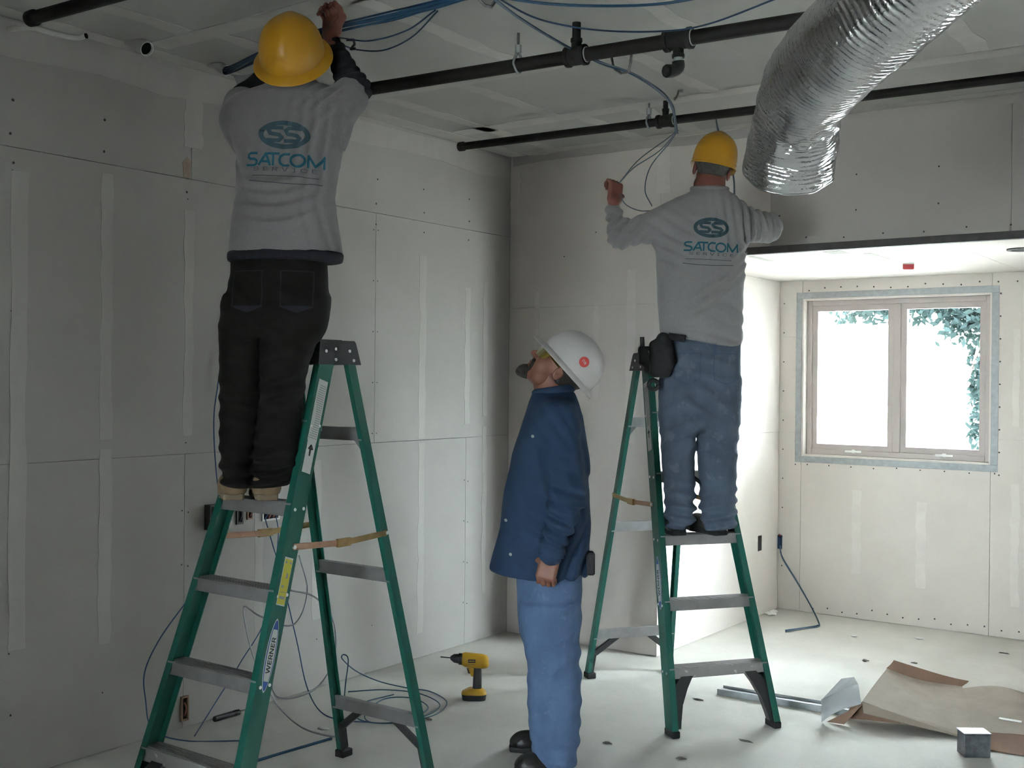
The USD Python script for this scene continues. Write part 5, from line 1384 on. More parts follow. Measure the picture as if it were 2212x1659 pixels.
# ------------------------------------------------------------------ where the services and loose things lie (metres)
MISC = {
 'bundle': [(0.06, -2.297, 2.943), (0.35, -2.407, 2.931), (0.829, -2.644, 2.86), (1.133, -2.665, 2.86), (1.367, -2.633, 2.87), (1.566, -2.64, 2.87), (1.72, -2.653, 2.87), (1.802, -2.632, 2.87)],
 'run': [(1.827, -2.664, 2.85), (1.801, -2.437, 2.83), (1.757, -2.067, 2.83), (1.754, -1.824, 2.83), (1.772, -1.689, 2.83), (1.79, -1.568, 2.82), (1.742, -1.287, 2.82), (1.668, -1.055, 2.815)],
 'sag1': [(1.812, -2.605, 2.86), (1.907, -2.506, 2.8), (2.051, -2.378, 2.77), (2.226, -2.235, 2.77), (2.379, -2.154, 2.79), (2.652, -2.169, 2.83)],
 'sag2': [(1.824, -2.608, 2.86), (1.951, -2.515, 2.84), (2.111, -2.416, 2.83), (2.26, -2.301, 2.84), (2.408, -2.251, 2.85)],
 'loopA': [(1.044, -2.573, 2.86), (1.162, -2.532, 2.84), (1.365, -2.555, 2.84), (1.554, -2.625, 2.86)],
 'loopB': [(1.009, -2.528, 2.85), (1.041, -2.467, 2.84), (1.147, -2.437, 2.83), (1.346, -2.506, 2.83), (1.555, -2.613, 2.86)],
 'hand_strands': [[(1.668, -1.055, 2.815), (1.496, -0.701, 2.839), (1.483, -0.76, 2.744), (1.437, -0.953, 2.616), (1.412, -1.082, 2.496)], [(1.674, -1.051, 2.815), (1.494, -0.678, 2.844), (1.446, -0.762, 2.691), (1.42, -0.966, 2.579), (1.409, -1.085, 2.49)], [(1.677, -1.049, 2.815), (1.488, -0.657, 2.849), (1.482, -0.736, 2.726), (1.434, -0.832, 2.602), (1.438, -0.892, 2.481), (1.49, -0.917, 2.396)], [(1.406, -1.087, 2.453), (1.421, -1.052, 2.395), (1.44, -0.952, 2.374), (1.47, -0.87, 2.382)]],
 'headcable': [(1.601, -0.465, 2.908), (1.675, -0.597, 2.807), (1.748, -0.669, 2.663), (1.804, -0.691, 2.543), (1.822, -0.716, 2.428)],
 'hooks': [[(1.638, -1.549, 2.925), (1.661, -1.542, 2.925), (1.738, -1.665, 2.85), (1.783, -1.724, 2.815), (1.801, -1.72, 2.815), (1.765, -1.645, 2.86), (1.715, -1.547, 2.925), (1.745, -1.544, 2.925)], [(1.641, -0.902, 2.925), (1.624, -0.912, 2.925), (1.64, -0.952, 2.895), (1.639, -0.981, 2.87)], [(0.904, -2.394, 2.92), (0.928, -2.377, 2.92), (1.007, -2.455, 2.87), (1.024, -2.493, 2.84), (1.043, -2.487, 2.84)]],
 'duct': [(2.803, -2.475, 2.192), (2.835, -2.525, 2.265), (2.876, -2.594, 2.335), (2.95, -2.688, 2.384), (3.051, -2.788, 2.428), (3.168, -2.876, 2.468), (3.29, -2.948, 2.514), (3.415, -3.018, 2.555)],
 'pipe3': [(0.544, -3.532, 2.76), (0.937, -3.535, 2.76)],
 'sleeves': [(0.0, -2.711, 2.955), (0.09, -2.736, 2.939), (0.0, -2.267, 2.952), (0.07, -2.295, 2.942), (0.0, -1.69, 3.015), (0.07, -1.708, 3.001), (0.0, -3.151, 2.926), (0.03, -3.08, 2.897), (0.1, -3.064, 2.898)],
 'boxes': [(0.0, -2.308, 0.93), (0.0, -2.146, 0.93), (0.0, -2.084, 0.925), (0.0, -1.989, 0.912), (0.0, -1.93, 0.907), (0.0, -2.454, 0.07), (0.0, -2.39, 0.045), (0.0, -2.254, 0.03)],
 'bag': [(0.05, -2.285, 2.937), (0.32, -2.327, 2.924), (0.4, -2.294, 2.899), (0.38, -2.288, 2.833), (0.1, -2.239, 2.862)],
 'wall_cable': [(0.02, -2.251, 1.804), (0.02, -2.286, 1.551), (0.02, -2.311, 1.362), (0.02, -2.292, 1.109), (0.02, -2.264, 1.012), (0.02, -2.231, 0.935)],
 'loopL': [(0.03, -2.213, 0.913), (0.1, -2.402, 0.711), (0.12, -2.53, 0.598), (0.14, -2.688, 0.461), (0.14, -2.761, 0.339), (0.13, -2.75, 0.22), (0.12, -2.705, 0.081), (0.16, -2.568, 0.006), (0.348, -2.426, 0.006)],
 'drop1': [(0.02, -2.001, 0.897), (0.06, -1.984, 0.762), (0.09, -1.967, 0.653), (0.14, -1.906, 0.32), (0.16, -1.857, 0.092), (0.332, -1.94, 0.02), (0.474, -1.95, 0.005), (0.606, -1.893, 0.005)],
 'drop2': [(0.02, -1.931, 0.904), (0.05, -1.945, 0.779), (0.08, -2.042, 0.445), (0.07, -2.186, 0.254), (0.05, -2.302, 0.106), (0.141, -2.504, 0.006)],
 'coil': [(0.394, -1.846, 0.02), (0.327, -1.765, 0.1), (0.389, -1.812, 0.24), (0.36, -1.814, 0.26), (0.362, -1.822, 0.24), (0.298, -1.658, 0.14), (0.31, -1.504, 0.06), (0.4, -1.398, 0.02), (0.502, -1.34, 0.006), (0.683, -1.437, 0.006), (0.765, -1.624, 0.006), (0.725, -1.807, 0.006), (0.609, -1.895, 0.006), (0.499, -1.807, 0.008), (0.422, -1.594, 0.012), (0.518, -1.5, 0.012), (0.677, -1.569, 0.006), (0.723, -1.773, 0.006)],
 'coil2': [(0.193, -1.605, 0.012), (0.312, -1.471, 0.012), (0.492, -1.417, 0.012), (0.705, -1.516, 0.012), (0.752, -1.741, 0.012), (0.665, -1.895, 0.012), (0.524, -1.896, 0.012), (0.388, -1.72, 0.012), (0.404, -1.506, 0.012)],
 'white1': [(0.2, -1.951, 0.728), (0.3, -1.993, 0.593), (0.32, -2.052, 0.477), (0.3, -2.118, 0.439), (0.2, -2.193, 0.485), (0.12, -2.21, 0.52), (0.12, -2.204, 0.434), (0.15, -2.18, 0.286), (0.2, -2.148, 0.161), (0.25, -2.109, 0.055), (0.443, -2.165, 0.02), (0.577, -2.156, 0.006), (0.659, -2.126, 0.006)],
 'white2': [(0.25, -2.055, 0.586), (0.35, -1.994, 0.557), (0.42, -1.945, 0.451), (0.45, -1.967, 0.29), (0.42, -2.03, 0.172), (0.35, -2.105, 0.122), (0.25, -2.124, 0.109), (0.2, -2.12, 0.155)],
 'floor_strip': [(0.594, -2.531, 0.004), (0.613, -2.355, 0.004), (0.633, -2.185, 0.004)],
 'offcut': [(-0.055, -2.32, 0.012), (-0.055, -2.191, 0.012)],
 'drill': [(0.744, -1.314, -0.0), (0.699, -1.349, 0.0), (0.797, -1.273, 0.0), (0.58, -1.33, 0.2), (0.835, -1.319, 0.2)],
 'box': [(2.242, -0.644, 0.0), (2.375, -0.482, 0.08), (2.284, -0.762, 0.14), (2.272, -0.409, 0.16), (2.35, -0.455, 0.13), (2.412, -0.58, 0.1), (2.399, -0.424, 0.11), (2.385, -0.143, 0.17), (2.412, -0.086, 0.19), (2.414, -0.164, 0.19), (2.656, 0.189, 0.06), (2.779, 0.241, 0.06), (2.944, 0.185, 0.05), (2.819, -0.445, 0.0), (2.525, -0.584, 0.0), (2.882, -0.462, 0.0), (2.997, -0.079, 0.06), (2.941, -0.512, 0.05), (3.052, -0.349, 0.0), (2.824, -0.482, -0.0), (2.989, -0.703, 0.0), (2.897, -0.772, 0.0), (2.937, -0.236, 0.05), (3.017, -0.245, 0.05), (2.776, -0.432, 0.03)],
 'strip': [(1.623, -0.45, 0.004), (2.21, -0.389, 0.004), (1.687, -0.671, 0.004), (2.039, -0.539, 0.004)],
 'floorbits': [(1.623, -0.642, 0.0), (1.617, -1.494, 0.0), (2.078, -1.105, 0.0), (1.959, -1.483, 0.0), (2.024, 0.643, 0.0), (2.258, 0.758, 0.0), (2.611, 1.316, 0.0), (1.767, 1.201, 0.0), (2.101, 1.397, 0.0), (0.502, -2.081, 0.0), (0.781, -1.694, 0.0), (1.772, -0.129, 0.0)],
 'scrap': [(1.057, 1.484, 0.0), (1.075, 1.614, 0.0)],
 'alcove_cable': [(1.019, 1.73, 0.454), (1.096, 1.7, 0.359), (1.219, 1.66, 0.211), (1.34, 1.6, 0.073), (1.461, 1.415, 0.012), (1.487, 1.33, 0.006), (1.439, 1.207, 0.006), (1.382, 1.062, 0.006)],
 'red': [(2.144, 0.954, 2.25)],
 'can': [(2.838, 0.496, 2.25)],
}
# ------------------------------------------------------------------ services under the ceiling
mat('pipe_black', (0.010, 0.009, 0.008), 0.62, var=0.35, vscale=14, bump=0.05, bscale=120, spec=0.3)
mat('fitting_black', (0.014, 0.013, 0.012), 0.65, var=0.3, vscale=30, bump=0.2, bscale=90, spec=0.3)
mat('thread_tape', (0.32, 0.32, 0.31), 0.7)
mat('rod_steel', (0.20, 0.20, 0.20), 0.5, 0.7, var=0.2, vscale=60)
mat('cable_blue', (0.0108, 0.05775, 0.117), 0.45)
mat('cable_blue_dark', (0.0066, 0.03025, 0.0825), 0.5)
mat('cable_blue_pale', (0.04, 0.084, 0.198), 0.5)
mat('cable_slate', (0.10, 0.14, 0.19), 0.5)
mat('cable_white', (0.4125, 0.4275, 0.45), 0.45)
mat('sleeve_white', (0.62, 0.61, 0.58), 0.5)
mat('dark_hole', (0.006, 0.006, 0.006), 0.9)
mat('foil', (0.56, 0.56, 0.57), 0.15, 1.0, var=0.08, vscale=30, bump=0.45, bscale=38, bstretch=(1, 1, 1))
mat('yellow_tool', (0.48, 0.264, 0.0096), 0.42)
mat('cardboard', (0.32, 0.264, 0.216), 0.85, var=0.10, vscale=9, bump=0.05, bscale=40)
mat('cardboard_dark', (0.27, 0.17, 0.12), 0.9, var=0.12, vscale=9)
mat('cardboard_lit', (0.465, 0.48, 0.495), 0.7, var=0.04, vscale=12)  # plain cardboard painted whitish, light on the flap put into the colour
mat('tape_white', (0.7, 0.7, 0.68), 0.35)
mat('grey_steel', (0.133, 0.1435, 0.154), 0.5, 0.5, var=0.35, vscale=30, bump=0.15, bscale=60)
mat('red_paint', (0.36, 0.03, 0.04), 0.45)
mat('chip', (0.16, 0.15, 0.14), 0.9)
mat('chip_white', (0.70, 0.69, 0.66), 0.9)
mat('copper_wire', (0.30, 0.10, 0.09), 0.6)
mat('poly_film', (0.55, 0.57, 0.58), 0.25, trans=0.45, bump=0.4, bscale=40)


def ring(c, ax, r, t, w):
    """A flat band of thickness t and width w round axis ax at c."""
    return lathe([(r, -w / 2), (r + t, -w / 2), (r + t, w / 2), (r, w / 2), (r, -w / 2)], 28, c, ax)


def hanger(root, P, r, z_top):
    h = part(root, 'hanger', cyl((P[0], P[1], P[2] + r + 0.028), (P[0], P[1], z_top), 0.0052, 10), 'rod_steel', smooth=40)
    part(h, 'clevis', cat_(tube(spline([(P[0], P[1], P[2] + r + 0.030), (P[0], P[1] - r - 0.004, P[2] + 0.4 * r), (P[0], P[1] - r - 0.001, P[2] - 0.3 * r), (P[0], P[1], P[2] - r - 0.004), (P[0], P[1] + r + 0.001, P[2] - 0.3 * r), (P[0], P[1] + r + 0.004, P[2] + 0.4 * r), (P[0], P[1], P[2] + r + 0.030)], 36), 0.0055, 8)), 'galvanized', smooth=True)
    part(h, 'hanger_nut', cyl((P[0], P[1], P[2] + r + 0.022), (P[0], P[1], P[2] + r + 0.052), 0.013, 6), 'galvanized')
    return h


def tee(root, P, d, r, up_, L=0.085, up_len=0.0, down=False):
    d = np.asarray(d, float)
    P = np.asarray(P, float)
    R1 = r + 0.009
    t = part(root, 'tee', lathe([(r + 0.001, -L / 2), (R1 + 0.004, -L / 2), (R1 + 0.004, -L / 2 + 0.014), (R1, -L / 2 + 0.018), (R1, L / 2 - 0.018), (R1 + 0.004, L / 2 - 0.014), (R1 + 0.004, L / 2), (r + 0.001, L / 2), (r + 0.001, -L / 2)], 28, P, d), 'fitting_black', smooth=40)
    s = -1.0 if down else 1.0
    part(t, 'tee_branch', lathe([(0.001, r * 0.6), (r * 0.74, r * 0.6), (r * 0.74, R1 + 0.016), (r * 0.86, R1 + 0.018), (r * 0.86, R1 + 0.030), (0.001, R1 + 0.030)], 24, P, (0, 0, s)), 'fitting_black', smooth=40)
    for e in (-1, 1):
        part(t, 'thread_seal', ring(P + d * e * (L / 2 + 0.002), d, r + 0.0002, 0.0025, 0.005), 'thread_tape', smooth=40)
    return t


def sprinkler_pipe(name_label, a, b, r, hangers=(), tees=(), z_top=HC - 0.001, drops=()):
    a, b = np.asarray(a, float), np.asarray(b, float)
    d = (b - a) / np.linalg.norm(b - a)
    root = thing('sprinkler_pipe', name_label, 'pipe', tuple(a), 0.0, group=None)
    at = lambda x: (a + d * ((x - a[0]) / d[0])) - a
    L = np.linalg.norm(b - a)
    part(root, 'pipe', cyl((0, 0, 0), d * L, r, 32), 'pipe_black', smooth=40)
    part(root, 'pipe_cap', lathe([(0.001, -0.012), (r + 0.004, -0.012), (r + 0.005, 0.0), (r + 0.005, 0.018), (r, 0.020)], 28, (0, 0, 0), d), 'fitting_black', smooth=35)
    for x in hangers:
        hanger(root, at(x), r, z_top - a[2])
    for x in tees:
        P = at(x)
        t = tee(root, P, d, r, True)
        part(t, 'nipple', cyl(P + [0, 0, r + 0.030], P + [0, 0, z_top - a[2] - P[2] + P[2] - 0.0], r * 0.62, 20), 'fitting_black', smooth=40)
    for x in drops:
        P = at(x)
        t = tee(root, P, d, r, True, L=0.105, down=True)
        part(t, 'drop_nipple', cyl(P - [0, 0, r + 0.034], P - [0, 0, r + 0.060], r * 0.62, 20), 'galvanized', smooth=40)
        e = spline([P - [0, 0, r + 0.052], P - [0, 0, r + 0.075], P + [-0.010, -0.024, -r - 0.090], P + [-0.018, -0.052, -r - 0.096]], 12)
        part(t, 'elbow', tube(e, np.linspace(r * 0.84, r * 0.90, len(e)), 20), 'fitting_black', smooth=50)
        part(t, 'elbow_bore', ring(e[-1], e[-1] - e[-2], r * 0.55, r * 0.30, 0.006), 'dark_hole', smooth=40)
    return root


sprinkler_pipe('black sprinkler pipe crossing behind the duct, with two tees and a hanger', (0.34, -2.135, 2.803), (5.3, -1.80, 2.803), 0.0265, hangers=(1.51,), tees=(1.77,), drops=(2.19,))
sprinkler_pipe('thinner black sprinkler pipe nearest the back wall, capped at the left end', (0.255, -0.82, 2.832), (5.6, -0.555, 2.832), 0.0205, hangers=(1.385,), tees=(1.475,))
sprinkler_pipe('black pipe end in the upper left corner of the picture', (0.515, -3.52, 2.78), (4.6, -3.36, 2.78), 0.0225, hangers=(2.4,))

# wall sleeves by the ceiling
for k, (y, x1, r, lab) in enumerate(((-2.83, 0.215, 0.030, 'white pipe sleeve with a dark mouth, alone on the left wall under the ceiling'), (-2.42, 0.215, 0.024, 'white pipe sleeve on the left wall with the blue cables coming out'), (-1.93, 0.30, 0.024, 'white pipe sleeve on the left wall, right of the yellow hat'))):
    z = 2.893 - (0.004 if k == 0 else 0)
    ax = np.array([0.090, 0.0, -0.046]); ax /= np.linalg.norm(ax)
    s = thing('pipe_sleeve', lab, 'pipe sleeve', (x1, y, z), 0)
    part(s, 'tube', lathe([(r - 0.004, -0.125), (r, -0.125), (r, 0.0), (r - 0.004, 0.0), (r - 0.004, -0.125)], 28, (0, 0, 0), ax), 'sleeve_white', smooth=40)
    part(s, 'mouth', cyl(ax * -0.014, ax * -0.012, r - 0.0042, 24), 'dark_hole')
cs = thing('conduit_stub', 'thin bent grey conduit stub near the ceiling in the upper left corner', 'conduit', (0.001, -3.30, 2.885), 0)
part(cs, 'tube', tube(spline([(0.0, 0, 0.0), (0.10, 0.02, -0.005), (0.15, 0.10, -0.018), (0.185, 0.165, -0.022), (0.225, 0.185, -0.015)], 26), 0.010, 14), 'sleeve_white', smooth=True)
part(cs, 'mouth', tube([(0.222, 0.1835, -0.0157), (0.2262, 0.1856, -0.0148)], 0.0102, 14), 'dark_hole')


def cable(pts, r=0.0032, m='cable_blue', n=70, sides=7):
    return tube(spline(pts, n), r, sides)


def bundle(label, pts, n, spread, m, seed, r=0.0032, cat='cable bundle'):
    g = np.random.default_rng(seed)
    pts = np.asarray(pts, float)
    root = thing('cable_bundle', label, cat, tuple(pts[0]), 0)
    for k in range(n):
        o = g.normal(0, spread, (len(pts), 3)) * 0.35 + g.normal(0, spread, 3) * 0.8
        part(root, 'cable', cable(pts - pts[0] + o, r, n=50), m[k % len(m)], smooth=True)
    return root


B = MISC['bundle']
bundle('thick run of blue data cables from the wall sleeve past the raised hand', [(0.14, -2.42, 2.925), (0.22, -2.425, 2.890), (0.50, -2.52, 2.880)] + B[2:], 9, 0.0075, ['cable_blue', 'cable_blue', 'cable_blue_dark'], 3, 0.0036)
rr = MISC['run'] + [(1.60, -0.90, 2.79), (1.545, -0.775, 2.765)]
bundle('blue data cables running from the ceiling over the hook to the back pipe', rr, 5, 0.0055, ['cable_blue', 'cable_slate', 'cable_blue'], 5)
obj('data_cable', cable(MISC['sag1'], 0.0032), 'cable_blue_dark', 'single blue cable sagging lowest under the ceiling, ahead of the duct', 'cable', smooth=True)
obj('data_cable', cable(MISC['sag2'], 0.0050), 'cable_blue', 'blue cable along the top edge of the picture, above the sagging one', 'cable', smooth=True)
obj('data_cable', cable(MISC['loopA'], 0.0030), 'cable_blue_dark', 'upper thin blue cable looping beside the raised hand', 'cable', smooth=True)
obj('data_cable', cable(MISC['loopB'], 0.0030), 'cable_blue_dark', 'lower thin blue cable looping through the small clip', 'cable', smooth=True)
e0 = np.array([1.545, -0.775, 2.765])
for k, (s, lab) in enumerate(zip(MISC['hand_strands'], ('leftmost thin cable strand falling from the back pipe to the raised hand', 'second thin cable strand falling to the raised left hand', 'thin cable strand hanging in front of the back wall left of the collar', 'short cable loop between the raised hand and the shoulder'))):
    s = [np.array(q) for q in s]
    if k < 3:
        s = [e0 + [0.004 * k, 0, 0.01]] + s[2:]
    obj('cable_strand', cable(s, 0.0026), 'cable_slate', lab, 'cable', smooth=True, group=None)
obj('data_cable', cable(MISC['headcable'], 0.0042), 'cable_slate', 'grey-blue cable passing behind the cap-style yellow hat to the shoulder', 'cable', smooth=True)
obj('cable_hook', tube([(1.78, -2.70, HC - 0.002), (1.78, -2.685, 2.89), (1.785, -2.675, 2.842), (1.795, -2.655, 2.826), (1.80, -2.625, 2.826), (1.80, -2.605, 2.85)], 0.0055, 8), 'rod_steel', 'wire hook at the top edge where the blue cables gather', 'hook', smooth=30)
for k, (h, lab) in enumerate(zip(MISC['hooks'], ('bent wire hook carrying the blue cables at the middle of the ceiling', 'bent wire hook on the ceiling above the back pipe', 'small dark clip on the ceiling beside the raised hand'))):
    h = np.array(h)
    if k == 0:                                                     # a straight U of strap with turned-out feet
        h = np.array([(1.665, -1.70, HC - 0.002), (1.715, -1.70, HC - 0.002), (1.735, -1.70, 2.84), (1.770, -1.70, 2.812), (1.805, -1.70, 2.812), (1.815, -1.70, 2.85), (1.822, -1.70, HC - 0.002), (1.872, -1.70, HC - 0.002)])
    obj('cable_hook', tube(h, 0.0055, 8), 'rod_steel' if k < 2 else 'black_plastic', lab, 'hook', smooth=30)

pf_ = np.array([[0.319, -2.488, 2.848], [0.472, -2.502, 2.842], [0.678, -2.539, 2.835], [0.672, -2.544, 2.735], [0.473, -2.501, 2.746], [0.353, -2.464, 2.776]])
V = []
for a in range(9):
    for b in range(6):
        u, v = a / 8, b / 5
        top = pf_[0] * (1 - u) + pf_[2] * u; bot = pf_[5] * (1 - u) + pf_[3] * u
        V.append(top * (1 - v) + bot * v + [0, 0.012 * math.sin(7 * u + 4 * v), -0.02 * math.sin(math.pi * u) * (1 - v) + 0.006 * math.sin(9 * v)])
F = [(a * 6 + b, a * 6 + b + 1, a * 6 + b + 7, a * 6 + b + 6) for a in range(8) for b in range(5)]
V = np.array(V); n_ = len(V)
V2 = np.vstack([V, V + [0, 0.0015, 0]]); F2 = F + [tuple(x + n_ for x in f[::-1]) for f in F]
obj('plastic_sheet', (V2, np.array(F2)), 'poly_film', 'scrap of clear plastic sheet hanging by the cable sleeve', 'plastic sheet', smooth=True)

# ------------------------------------------------------------------ flexible foil duct
def duct():
    P = spline(MISC['duct'][:-1] + [(3.42, -3.01, 2.57), (3.60, -3.05, 2.63), (3.80, -3.06, 2.69), (4.05, -3.03, 2.735), (4.35, -2.97, 2.75)], 620)
    s = np.concatenate([[0], np.cumsum(np.linalg.norm(np.diff(P, axis=0), axis=1))])
    n = 112
    t = np.gradient(P, axis=0); t /= np.linalg.norm(t, axis=1, keepdims=True)
    e = np.array([0.8, 0.58, 0.0]); a = np.linspace(0, 2 * np.pi, n, endpoint=False)
    c0 = np.array(P[0])
    V = []
    L = s[-1]
    for i in range(len(P)):
        e = e - t[i] * (e @ t[i]); e /= np.linalg.norm(e)
        f = np.cross(t[i], e)
        q = np.column_stack([np.cos(a) * 1.3, np.sin(a) * 1.3, np.full(n, s[i] * 6.0)])
        q2 = np.column_stack([np.cos(a) * 3.2, np.sin(a) * 3.2, np.full(n, s[i] * 22.0)])
        R = 0.1325 + 0.004 * s[i]
        bend = np.exp(-((s[i] - 0.22) / 0.13) ** 2)
        R = R - 0.010 * bend
        pleat = 0.0010 * (0.5 + meshkit.noise(q * 0.9, 6)) * np.sin(2 * np.pi * (s[i] / 0.0155) + 9.0 * (meshkit.noise(q * 1.4, 4) - 0.5))
        dent = 0.014 * (meshkit.fbm(q, 4, 1) - 0.5) + (0.005 + 0.014 * bend) * (meshkit.noise(q2, 2) - 0.5)
        loose = 0.010 * math.exp(-s[i] / 0.05) * (meshkit.noise(q2 * 0.8, 9) - 0.3)
        r = R + pleat * (1 - 0.4 * bend) + dent + loose
        V.append(P[i] + np.cos(a)[:, None] * r[:, None] * e + np.sin(a)[:, None] * r[:, None] * f - c0)
    k = len(P)
    F = [(i * n + j, i * n + (j + 1) % n, (i + 1) * n + (j + 1) % n, (i + 1) * n + j) for i in range(k - 1) for j in range(n)]
    root = thing('flexible_duct', 'crinkled silver foil flexible duct hanging from the ceiling at the right', 'duct', tuple(c0), 0)
    V = np.vstack(V)
    m = trimesh.Trimesh(V, np.vstack([np.array(F)[:, [0, 1, 2]], np.array(F)[:, [0, 2, 3]]]), process=False)
    part(root, 'foil_sleeve', m, 'foil', smooth=True)
    inner = [V[i * n:(i + 1) * n] * 1.0 for i in range(0, 60, 4)]
    cen = [np.array(P[i]) - c0 for i in range(0, 60, 4)]
    W = np.vstack([c + (v - c) * 0.965 for v, c in zip(inner, cen)])
    G = [(i * n + j, (i + 1) * n + j, (i + 1) * n + (j + 1) % n, i * n + (j + 1) % n) for i in range(len(inner) - 1) for j in range(n)]
    part(root, 'liner', (W, np.array(G)), 'foil', smooth=True)
    rim = np.vstack([np.array(inner[0]), inner[0][:1]])
    part(root, 'end_rim', tube(rim * 0.985, 0.0035, 6), 'foil', smooth=True)
    return root


duct()

# ------------------------------------------------------------------ left wall boxes and loose cables
def low_box(name, label, y0, y1, z0, z1, m, depth=0.0, extra=()):
    b = thing(name, label, 'electrical box', (0.0006, (y0 + y1) / 2, z0), 0)
    w, h = (y1 - y0) / 2, z1 - z0
    fr = sg.box(-w, 0, w, h).difference(sg.box(-w + 0.008, 0.008, w - 0.008, h - 0.008))
    part(b, 'box_frame', placed(extrude(fr, 0.004 + depth), (0, 0, 0), (0, 1, 0), (0, 0, 1), (1, 0, 0)), m)
    part(b, 'box_back', box(0.0002, 0.0012, -w + 0.007, w - 0.007, 0.007, h - 0.007), 'dark_hole')
    for k, (dy, mm) in enumerate(extra):
        part(b, 'wire', tube(spline([(0.002, dy, h * 0.75), (0.012, dy + 0.004, h * 0.5), (0.006, dy - 0.003, h * 0.2)], 8), 0.0045, 6), mm, smooth=True)
    return b


low_box('outlet_box', 'black switch bracket standing off the left wall, left of the ladder rail', -2.345, -2.262, 0.872, 0.985, 'black_plastic', 0.035)
low_box('outlet_box', 'narrow black outlet box on the left wall, seen under the step', -2.162, -2.122, 0.878, 0.965, 'black_plastic', 0.004, [(0.0, 'print_black')])
low_box('outlet_box', 'narrow brown outlet box on the left wall next to the black one', -2.098, -2.066, 0.895, 0.960, 'cardboard_dark', 0.004, [(0.0, 'copper_wire')])
low_box('outlet_box', 'wide outlet box with red and blue wires on the left wall', -2.005, -1.895, 0.878, 0.945, 'sleeve_white', 0.004, [(-0.034, 'cable_blue_dark'), (-0.012, 'copper_wire'), (0.016, 'copper_wire'), (0.036, 'cable_blue_dark')])
low_box('outlet_box', 'pinkish outlet box low on the left wall behind the ladder rail', -2.470, -2.43, 0.035, 0.145, 'cardboard_dark', 0.006, [(0.0, 'copper_wire')])

obj('data_cable', cable(MISC['wall_cable'], 0.0030), 'cable_blue_pale', 'thin blue cable hanging down the left wall behind the dark trousers', 'cable', smooth=True)
obj('data_cable', cable(MISC['loopL'], 0.0030), 'cable_blue_pale', 'blue cable bowing out left of the green ladder down to the floor', 'cable', smooth=True)
obj('data_cable', cable(MISC['drop1'], 0.0030), 'cable_blue_pale', 'blue cable dropping from the wide outlet box to the floor', 'cable', smooth=True)
obj('data_cable', cable(MISC['drop2'], 0.0026), 'cable_blue_pale', 'thin blue cable slanting left from the wide outlet box', 'cable', smooth=True)
obj('data_cable', cable(MISC['coil'], 0.0030, n=160), 'cable_blue', 'coil of blue cable on the floor with one loop standing up', 'cable', smooth=True)
obj('data_cable', cable(MISC['coil2'], 0.0030, n=110), 'cable_blue', 'flat coil of blue cable on the floor behind the ladder', 'cable', smooth=True)
obj('white_cable', cable(MISC['white1'], 0.0042, n=120), 'cable_white', 'white cable looping behind the ladder and ending on the floor', 'cable', smooth=True)
obj('white_cable', cable(MISC['white2'], 0.0042, n=80), 'cable_white', 'white cable forming a wide ring behind the ladder', 'cable', smooth=True)
obj('cable_offcut', cable([(0.594, -2.56, 0.006), (0.613, -2.355, 0.006), (0.633, -2.17, 0.006)], 0.0058), 'cable_blue', 'straight piece of blue cable on the floor between the ladder legs', 'cable', smooth=True)
oc = thing('pipe_offcut', 'dark stub of pipe on the floor against the left wall', 'pipe offcut', (0.035, -2.23, 0.0135), 0)
part(oc, 'tube', cyl((0, -0.075, 0), (0, 0.065, 0), 0.0128, 16), 'black_plastic', smooth=40)
part(oc, 'collar', cyl((0, 0.03, 0), (0, 0.05, 0), 0.0132, 16), 'fitting_black', smooth=40)

